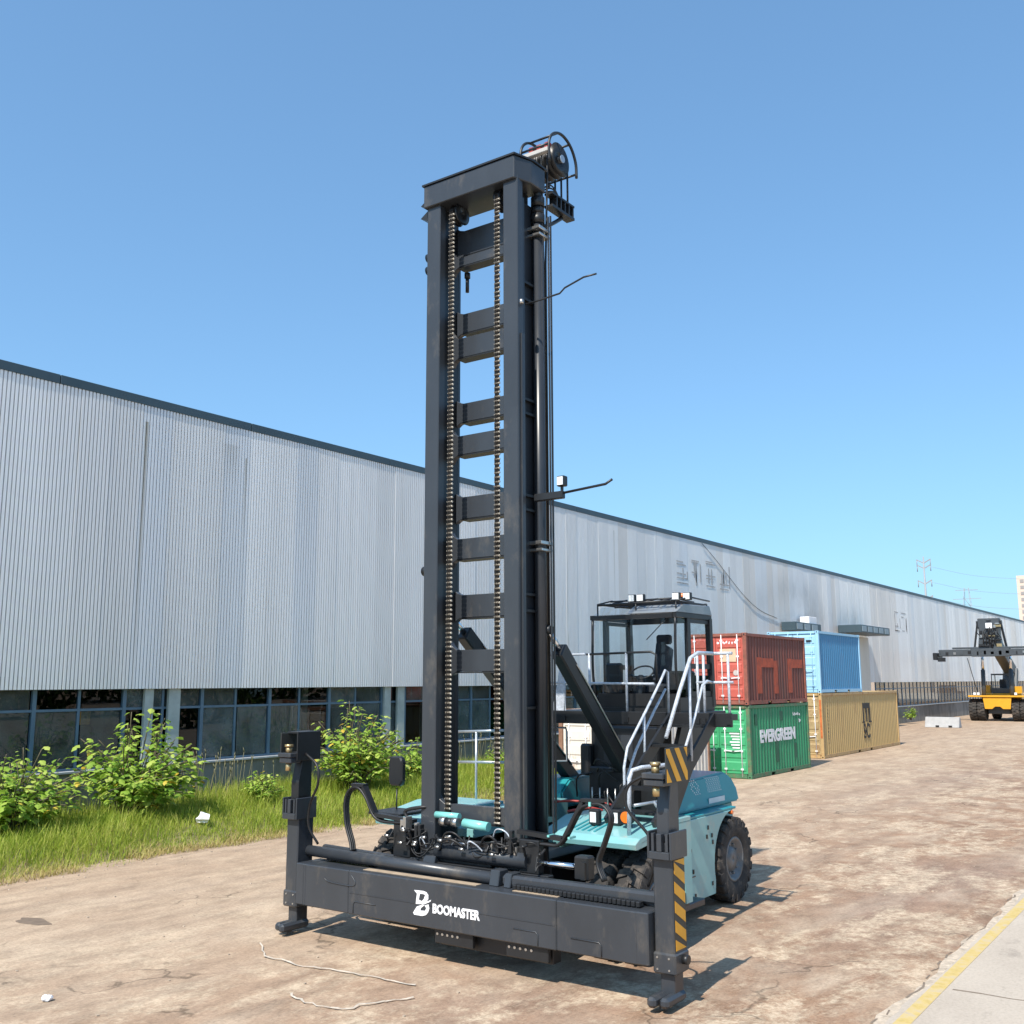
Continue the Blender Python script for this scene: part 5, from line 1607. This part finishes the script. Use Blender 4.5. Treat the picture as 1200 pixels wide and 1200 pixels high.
for k in range(5):
    B().box(tx - 0.012, tx - 0.006, ty_ + 0.32 + 0.36 * k, ty_ + 0.58 + 0.36 * k, 5.20, 5.28).make('vent_slot', M_black, cbl)

# ------------------------------------------------------------------ reach stacker far along the wall
RX, RY = 95.3, 17.65
M_ylw = mat('machine_yellow', (0.66, 0.33, 0.02), 0.4, var=0.06, coat=0.3)
M_dk = mat('dark_slate', (0.055, 0.065, 0.075), 0.45, var=0.15)
M_buff = mat('buff_panel', (0.36, 0.30, 0.20), 0.6)
rk = thing('reach_stacker', (RX + 2, RY, 0), 'yellow reach stacker with a wide dark spreader, parked facing along the warehouse wall', 'reach stacker')
B().box(RX + 0.4, RX + 7.0, RY - 0.9, RY + 0.9, 0.6, 1.7, 0.05).make('chassis', M_dk, rk)
B().poly([(RY - 1.0, 1.02), (RY - 0.42, 1.02), (RY - 0.2, 1.22), (RY + 0.2, 1.22), (RY + 0.42, 1.02), (RY + 1.0, 1.02), (RY + 1.12, 2.0), (RY - 1.12, 2.0)], 'x', RX - 0.35, RX - 0.2, 0.02).make('front_panel', M_ylw, rk)
B().box(RX - 0.45, RX + 1.6, RY - 2.25, RY + 2.25, 2.01, 2.15, 0.02).make('front_deck', M_ylw, rk)
B().box(RX + 1.6, RX + 7.2, RY - 1.6, RY + 1.6, 1.6, 2.3, 0.05).make('rear_body', M_ylw, rk)
for wx_, wy_ in ((0.6, -2.0), (0.6, -1.35), (0.6, 1.35), (0.6, 2.0), (6.2, -1.3), (6.2, 1.3)):
    w = bpy.data.objects.new('wheel', rm)
    COL.objects.link(w)
    w.parent = rk
    w.scale = (1.42, 1.7, 1.42)
    w.location = (RX + wx_ - RX - 2, wy_, 0.93)
    w.rotation_euler = (0, random.uniform(0, 6), math.pi if wy_ > 0 else 0)
    t = bpy.data.objects.new('tyre', ty)
    COL.objects.link(t)
    t.parent = w
cbn = B().box(RX + 1.8, RX + 3.4, RY - 0.85, RY + 0.75, 2.3, 2.75, 0.04).make('cab', M_dk, rk)
B().box(RX + 1.8, RX + 3.4, RY - 0.85, RY + 0.75, 3.85, 3.98, 0.03).make('cab_roof', M_dk, cbn)
for y_ in (-0.83, 0.68):
    for x_ in (1.82, 3.32):
        B().box(RX + x_, RX + x_ + 0.07, RY + y_, RY + y_ + 0.06, 2.75, 3.85).make('cab_pillar', M_dk, cbn)
B().box(RX + 1.84, RX + 1.85, RY - 0.77, RY + 0.68, 2.75, 3.85).make('windscreen', M_cabglass, cbn)
B().box(RX + 2.4, RX + 2.9, RY - 0.3, RY + 0.2, 2.76, 3.5, 0.05).make('driver_seat', M_seat, cbn)
B().box(RX + 2.2, RX + 2.8, RY - 1.55, RY - 0.95, 2.31, 2.9).box(RX + 2.2, RX + 2.8, RY + 0.95, RY + 1.5, 2.31, 3.0).make('side_tank', M_ylw, rk)
for s_ in (-1, 1):
    lcx = B().cyl((RX + 0.3, RY + s_ * 1.1, 2.1), (RX + 0.55, RY + s_ * 1.1, 4.3), 0.17, 14).make('lift_cylinder', M_dk, rk)
    B().cyl((RX + 0.55, RY + s_ * 1.1, 4.3), (RX + 0.75, RY + s_ * 1.1, 6.2), 0.11, 14).make('piston_rod', M_chrome, lcx)
B().obox((RX + 7.0, RY, 4.2), (RX - 0.4, RY, 7.0), 0.85, 0.95, (0, 0, 1), 0.04).make('boom', M_dk, rk)
B().obox((RX + 5.6, RY, 2.2), (RX + 6.9, RY, 4.4), 1.2, 0.5, (1, 0, 0), 0.04).make('boom_support', M_dk, rk)
hd2 = B().poly([(RY - 0.95, 6.05), (RY + 0.95, 6.05), (RY + 0.80, 7.2), (RY + 0.85, 8.6), (RY - 0.85, 8.6), (RY - 0.80, 7.2)], 'x', RX - 1.5, RX - 0.7, 0.05).make('boom_head', M_dk, rk)
B().box(RX - 1.53, RX - 1.505, RY - 0.28, RY + 0.22, 7.75, 8.2).make('head_lamp_board', M_white, hd2)
for s_ in (-1, 1):
    B().poly([(RY + s_ * 0.7, 7.5), (RY + s_ * 1.0, 8.1), (RY + s_ * 1.0, 8.4), (RY + s_ * 0.7, 8.35)], 'x', RX - 1.3, RX - 1.0).make('head_bracket', M_black, hd2)
for k in range(5):
    B().tube([(RX - 1.55, RY - 0.5 + 0.25 * k, 7.3), (RX - 1.7, RY - 0.45 + 0.22 * k, 6.9), (RX - 1.55, RY - 0.5 + 0.25 * k, 6.3)], 0.05, 6).make('hose', M_rubber, hd2)
rq = random.Random(12)
for k in range(22):
    y_, z_ = RY + rq.uniform(-0.75, 0.75), rq.uniform(6.1, 8.5)
    w_ = rq.uniform(0.08, 0.28)
    B().box(RX - 1.75 + rq.uniform(0, 0.15), RX - 1.49, y_ - w_, y_ + w_, z_, z_ + rq.uniform(0.06, 0.25), 0.01).make('head_fitting', (M_black, M_dk, M_steel, M_black, M_brass)[k % 5], hd2)
for k in range(9):
    y_, z_ = RY + rq.uniform(-0.9, 0.9), rq.uniform(6.3, 7.9)
    B().tube([(RX - 1.55, y_, z_), (RX - 1.9, y_ + rq.uniform(-.3, .3), z_ - 0.3), (RX - 1.6, y_ + rq.uniform(-.5, .5), z_ - 0.8)], 0.035, 5).make('hose', M_rubber, hd2)
for s_ in (-1, 1):
    B().obox((RX - 1.2, RY + s_ * 0.9, 8.3), (RX - 1.3, RY + s_ * 1.25, 6.1), 0.12, 0.16).make('head_strut', M_black, hd2)
for k in range(14):
    y_ = RY - 3.9 + 0.6 * k
    B().box(RX - 1.74, RX - 1.702, y_, y_ + rq.uniform(0.08, 0.3), 5.5 + rq.uniform(0, 0.2), 5.75 + rq.uniform(0, 0.2)).make('beam_fitting', (M_black, M_dk, M_steel)[k % 3], rk)
sp2 = B().box(RX - 1.7, RX - 0.9, RY - 4.1, RY + 4.1, 5.45, 6.02, 0.04).make('spreader', M_dk, rk)
B().box(RX - 1.74, RX - 0.86, RY - 1.5, RY + 1.5, 5.40, 6.06, 0.03).box(RX - 1.6, RX - 1.0, RY - 3.0, RY + 3.0, 6.06, 6.2, 0.02).make('spreader_sleeve', M_dk, sp2)
for s_ in (-1, 1):
    B().box(RX - 2.3, RX - 0.3, RY + s_ * 4.1, RY + s_ * 4.45, 5.15, 5.75, 0.04).box(RX - 2.2, RX - 1.9, RY + s_ * 3.5, RY + s_ * 4.1, 5.0, 5.35, 0.03).make('end_beam', M_black, sp2)
B().tube([(RX + 3.4, RY + 2.2, 2.2), (RX + 0.2, RY + 2.2, 5.3)], 0.03, 6, smooth=False).make('hose', M_rubber, rk)
for k in range(2):
    B().box(RX - 0.5, RX - 0.46, RY + 1.3 + 0.3 * k, RY + 1.5 + 0.3 * k, 2.2, 2.4).make('headlight', M_lens, rk)
B().box(RX - 0.5, RX - 0.46, RY - 1.6, RY - 1.4, 2.2, 2.4).make('headlight', M_lens, rk)

# machines standing inside the open end of the shed, seen through its windows
for k, (mx_, my_, L_, H_, m_) in enumerate(((112, 27, 4.5, 1.3, mat('signal_red', (0.40, 0.03, 0.03), 0.5)), (120, 27, 3.2, 2.9, M_ylw), (126, 27.5, 5.5, 2.2, M_ylw), (101, 27, 5.0, 1.6, M_dk))):
    pk = thing('parked_machine', (mx_, my_, 0), ('low red machine body inside the shed behind the window bars', 'tall narrow yellow machine inside the shed behind the window bars', 'long yellow machine inside the shed behind the window bars', 'low dark machine inside the shed behind the window bars')[k], 'machine', 'machines inside the shed')
    B().poly([(mx_ - L_ / 2, 0.5), (mx_ + L_ / 2, 0.5), (mx_ + L_ / 2, H_ * 0.6), (mx_ + L_ * 0.1, H_ * 0.7), (mx_ - L_ * 0.1, H_), (mx_ - L_ * 0.4, H_)], 'y', my_ - 0.8, my_ + 0.8, 0.05).make('body', m_, pk)
    for dx in (-L_ * 0.32, L_ * 0.32):
        B().lathe([(-0.2, 0.2), (-0.2, 0.5), (0.2, 0.5), (0.2, 0.2)], (mx_ + dx, my_ - 0.85, 0.5), 16).make('wheel', M_tyre, pk)

# ------------------------------------------------------------------ concrete barrier
br = thing('concrete_barrier', (81.2, 18.9, 0), 'pale grey concrete barrier block lying on the yard near the reach stacker', 'barrier')
B().poly([(80.7, 0.0), (81.7, 0.0), (81.55, 0.25), (81.35, 0.75), (81.05, 0.75), (80.85, 0.25)], 'y', 17.7, 20.1, 0.03).make('block', mat('pale_concrete', (0.36, 0.36, 0.36), 0.85, var=0.12, bump=0.3), br)
for y_ in (18.3, 19.2):
    B().box(80.69, 80.76, y_ - 0.12, y_ + 0.12, 0.03, 0.16).make('fork_slot', M_black, br)

# ------------------------------------------------------------------ far poles, tower and wires
M_far = mat('far_steel', (0.27, 0.29, 0.31), 0.6)
pp = thing('power_pole', (300, 72.0, 0), 'slim steel power pole with three pairs of cross arms beyond the roof', 'pole')
B().cyl((300, 72.0, 0), (300, 72.0, 37.8), 0.55, 10, 0.18).make('pole', M_far, pp)
for z_ in (36.5, 35.0, 30.6, 26.2):
    for s_ in (-1, 1):
        B().obox((300, 72.0, z_ - 0.6), (300, 72.0 + s_ * 1.9, z_ + 0.5), 0.25, 0.3).make('cross_arm', M_far, pp)
        B().cyl((300, 72.0 + s_ * 1.8, z_ + 0.3), (300, 72.0 + s_ * 1.8, z_ - 1.4), 0.12, 6).make('insulator', M_far, pp)
lt = thing('lattice_tower', (350, 71.5, 0), 'small faint lattice power tower far beyond the roof', 'tower')
for sx in (-1, 1):
    for sy in (-1, 1):
        B().cyl((350 + sx * 3, 71.5 + sy * 3, 0), (350 + sx * 0.5, 71.5 + sy * 0.6, 32.5), 0.07, 6).make('leg', M_far, lt)
for z_, w_ in ((31.8, 3.4), (29.0, 4.2)):
    B().obox((350, 71.5 - w_, z_), (350, 71.5 + w_, z_), 0.12, 0.15).make('cross_arm', M_far, lt)
for k in range(8):
    z_ = 3.5 * k + 2
    h_ = 3 - 2.4 * z_ / 32.5
    B().cyl((350 - h_, 71.5 - h_, z_), (350 - h_, 71.5 + h_ * 0.9, z_ + 3.2), 0.08, 5).make('brace', M_far, lt)
for k, (z_, s_) in enumerate(((36.0, -1), (31.6, -1), (27.2, -1))):
    wr = B().tube([(300, 72 + s_ * 1.8, z_ - 1.2), (315, 62, z_ - 3.0), (330, 50, z_ - 3.6), (350, 34, z_ - 3.4)], 0.035, 5).make('power_line', M_far)
    tag(wr, ('uppermost', 'middle', 'lowest')[k] + ' of the thin power lines sagging away from the pole beyond the roof', 'cable', 'overhead power lines')
tb = thing('tower_block', (720, 98, 0), 'pale beige high-rise block at the far end of the yard', 'building')
M_tb = mat('beige_render', (0.62, 0.50, 0.42), 0.8, var=0.05)
B().box(700, 722, 84, 113.5, 0, 67.5).make('wall', M_tb, tb)
M_tw = mat('far_window', (0.30, 0.28, 0.27), 0.4)
for r_ in range(16):
    for c_ in range(7):
        B().box(699.8, 699.98, 86 + c_ * 3.9, 88.2 + c_ * 3.9, 6 + r_ * 3.8, 8 + r_ * 3.8).make('window', M_tw, tb)

# ------------------------------------------------------------------ shrubs
M_leaf = leaf_mat('shrub_leaves', (0.14, 0.29, 0.035), (0.34, 0.50, 0.07), (0.58, 0.64, 0.17), 1.8, 0.45)
M_leafy = leaf_mat('yellowed_leaves', (0.45, 0.30, 0.03), (0.60, 0.45, 0.06), (0.65, 0.55, 0.15), 2.5, 0.3)
M_stem = mat('shrub_stem', (0.10, 0.085, 0.05), 0.8)


def shrub(x, y, h, rad, n_stem, n_leaf, size, label, seed, yellow=0.02):
    rr = random.Random(seed)
    z0 = verge_z(x, y)
    t = thing('shrub', (x, y, z0), label, 'shrub', 'shrubs along the warehouse wall')
    sb_ = B()
    vs, fs, vy, fy = [], [], [], []
    per = max(4, int(0.8 * n_leaf / n_stem))
    for k in range(n_stem):
        a = rr.uniform(0, 6.28)
        r = rad * rr.random() ** 0.6
        hh = h * (1.04 - 0.5 * (r / rad) ** 2) * rr.uniform(0.42, 1.08)
        base = V((x + rr.uniform(-0.2, 0.2) * rad, y + rr.uniform(-0.2, 0.2) * rad, z0 - 0.05))
        tip = V((x + math.cos(a) * r, y + min(1.5, max(-2.0, math.sin(a) * r)), z0 + hh))
        mid = base.lerp(tip, 0.45) + V((0, 0, 0.16 * h))
        sb_.tube([base, mid, tip], 0.005 + 0.003 * h, 4, sub=4)
        for i in range(per):
            u = 0.30 + 0.72 * (i + rr.random() * 0.8) / per
            p = (base * (1 - u) ** 2 + mid * 2 * u * (1 - u) + tip * u * u)
            az = a + (1.25 if i % 2 else -1.25) + rr.uniform(-0.8, 0.8) if u < 0.92 else rr.uniform(0, 6.28)
            out = V((math.cos(az), math.sin(az), 0))
            p = p + out * rr.uniform(0.02, 0.10 + 0.10 * size / 0.2) + V((0, 0, rr.uniform(-0.03, 0.05)))
            d = (out + V((0, 0, rr.uniform(-0.55, 0.10)))).normalized()
            s_ = size * rr.uniform(0.55, 1.3)
            sd = d.cross(V((0, 0, 1))).normalized()
            sd = (sd + sd.cross(d) * rr.uniform(-0.45, 0.45)).normalized()
            nn = sd.cross(d)
            q = [p, p + d * s_ * 0.20 + sd * s_ * 0.36 - nn * s_ * 0.08, p + d * s_ * 0.48 + sd * s_ * 0.22, p + d * s_ * 0.62 + sd * s_ * 0.33 - nn * 0.08 * s_, p + d * s_ * 1.05 - nn * s_ * 0.20,
                 p + d * s_ * 0.62 - sd * s_ * 0.33 - nn * 0.08 * s_, p + d * s_ * 0.48 - sd * s_ * 0.22, p + d * s_ * 0.20 - sd * s_ * 0.36 - nn * s_ * 0.08, p + d * s_ * 0.5 + nn * s_ * 0.04]
            V_, F_ = (vy, fy) if rr.random() < yellow else (vs, fs)
            b = len(V_)
            V_.extend([tuple(v - V((x, y, z0))) for v in q])
            F_.extend([(b, b + 1, b + 2, b + 8), (b + 8, b + 2, b + 3, b + 4), (b + 8, b + 4, b + 5, b + 6), (b, b + 8, b + 6, b + 7)])
    sb_.make('stems', M_stem, t)['kind'] = 'stuff'
    for nm, V_, F_, m_ in (('foliage', vs, fs, M_leaf), ('yellow_leaves', vy, fy, M_leafy)):
        if not V_: continue
        me = bpy.data.meshes.new(nm)
        me.from_pydata(V_, [], F_)
        me.materials.append(m_)
        o = bpy.data.objects.new(nm, me)
        COL.objects.link(o)
        o.parent = t
        o['kind'] = 'stuff'
    return t


shrub(11.9, 21.4, 1.85, 1.5, 66, 1170, 0.19, 'sprawling broad-leaved shrub at the end of the verge under the windows', 1, 0.05)
shrub(14.75, 21.4, 2.35, 1.55, 78, 1755, 0.20, 'tall bright green broad-leaved shrub in front of the window with the orange notice', 2, 0.02)
shrub(18.2, 20.9, 0.85, 0.65, 36, 910, 0.10, 'small round bush between the two tall shrubs on the verge', 3, 0.02)
shrub(21.9, 21.2, 2.45, 1.65, 84, 1950, 0.18, 'tall shrub with yellowing leaves behind the spreader arm', 4, 0.07)
shrub(24.4, 21.4, 1.3, 1.3, 54, 1170, 0.15, 'low leafy shrub beside the yellowing one, next to the mast', 5, 0.01)
shrub(9.0, 21.6, 1.6, 1.5, 42, 1170, 0.19, 'leafy shrub at the start of the verge against the plinth', 6, 0.03)
shrub(29.6, 21.8, 0.9, 0.7, 27, 455, 0.14, 'small leafy shrub against the plinth behind the mast', 7, 0.0)
shrub(86.5, 22.6, 1.0, 0.5, 24, 325, 0.16, 'single weedy bush at the foot of the wall near the reach stacker', 8, 0.0)
# seed-head weeds
wv = B()
rw = random.Random(17)
for k in range(60):
    x = rw.choice((rw.uniform(16.3, 18.4), rw.uniform(28, 31), rw.uniform(16.3, 19.5)))
    y = rw.uniform(21.6, 23.0)
    h = rw.uniform(0.8, 1.35)
    p = V((x, y, verge_z(x, y)))
    q = p + V((rw.uniform(-.2, .2), rw.uniform(-.2, .1), h))
    wv.tube([p, p.lerp(q, 0.6) + V((0, 0, 0.05)), q], 0.006, 4, sub=3)
    wv.cyl(q, q + V((rw.uniform(-.05, .05), 0, 0.10)), 0.02, 5, 0.004)
o = wv.make('seed_head_weeds', mat('dry_weed', (0.24, 0.22, 0.12), 0.9))
tag(o, 'thin dry weed stalks with seed heads by the plinth', 'weeds', kind='stuff')

# ------------------------------------------------------------------ litter
def crumple(name, c, sx, sy, sz, seed, m_, label, cat, group=None):
    rr = random.Random(seed)
    bm = bmesh.new()
    bmesh.ops.create_icosphere(bm, subdivisions=2, radius=1)
    off = [V((rr.uniform(-1, 1), rr.uniform(-1, 1), rr.uniform(-1, 1))).normalized() for _ in range(9)]
    for v in bm.verts:
        k = 1 + 0.35 * sum(abs(v.co.dot(o_)) for o_ in off[:5]) / 5 - 0.35 * max(v.co.dot(o_) for o_ in off[4:])
        k *= rr.uniform(0.62, 1.25)
        v.co = V((v.co.x * sx * k, v.co.y * sy * k, max(-0.55, v.co.z * k) * sz))
    me = bpy.data.meshes.new(name)
    bm.to_mesh(me)
    bm.free()
    me.materials.append(m_)
    o = bpy.data.objects.new(name, me)
    COL.objects.link(o)
    o.location = c
    return tag(o, label, cat, group)


crumple('plastic_bag', (15.44, 19.73, 0.40), 0.13, 0.19, 0.15, 2, mat('white_plastic', (0.80, 0.80, 0.82), 0.3), 'crumpled white plastic bag lying in the grass', 'bag')
crumple('crumpled_paper', (6.75, 11.15, 0.035), 0.06, 0.05, 0.05, 3, M_white, 'small crumpled white scrap on the bare yard', 'litter')
M_strip = mat('dirty_white_strip', (0.46, 0.40, 0.33), 0.7, var=0.25, scale=15)
for pts, lb_ in (([(9.75, 11.15, .012), (9.35, 10.55, .012), (9.30, 9.95, .012), (9.40, 9.45, .012), (9.44, 9.0, .012), (9.47, 8.5, .012), (9.52, 8.1, .012)], 'long twisted white plastic strip lying in front of the spreader'),
                 ([(8.42, 9.12, .012), (8.33, 8.75, .012), (8.33, 8.40, .012), (8.42, 8.22, .012), (8.72, 8.12, .012), (8.95, 8.02, .012), (9.15, 7.8, .012)], 'short kinked white plastic strip lying farther out on the yard')):
    rr = random.Random(len(lb_))
    pp_ = []
    for a_, b__ in zip(pts, pts[1:]):
        for k in range(4):
            q = V(a_).lerp(V(b__), k / 4) + V((rr.uniform(-.03, .03), rr.uniform(-.03, .03), rr.uniform(0, .012)))
            pp_.append(q)
    b = B()
    prev = None
    for i, q in enumerate(pp_):
        w = rr.uniform(0.005, 0.016)
        ang = rr.uniform(-0.7, 0.7)
        d = (pp_[min(i + 1, len(pp_) - 1)] - pp_[max(0, i - 1)]).normalized()
        sd = V((-d.y, d.x, 0)) * w + V((0, 0, abs(ang) * 0.012))
        cur = (b.bm.verts.new(q + sd), b.bm.verts.new(q - V((sd.x, sd.y, 0))))
        if prev: b.bm.faces.new((prev[0], prev[1], cur[1], cur[0]))
        prev = cur
    tag(b.make('plastic_strip', M_strip), lb_, 'litter')
rs_ = random.Random(8)
stn = B()
for k in range(420):
    x = rs_.uniform(6.5, 30)
    y = rs_.uniform(3.6, 18.3) if k % 2 else verge_edge(x) - abs(rs_.gauss(0, 0.5))
    r = rs_.uniform(0.005, 0.02)
    stn.hexa([V((x, y, 0.0)) + V((sx * r * rs_.uniform(.6, 1), sy * r * rs_.uniform(.6, 1), sz)) for sz in (-0.003, r * 0.8) for sx, sy in ((-1, -1), (1, -1), (1, 1), (-1, 1))])
tag(stn.make('pebbles', mat('pebble', (0.42, 0.34, 0.26), 0.9, var=0.4, scale=3)), 'scattered pebbles and crumbs on the bare yard', 'gravel', kind='stuff')

for o in bpy.data.objects:
    if '_off' in o:
        del o['_off']
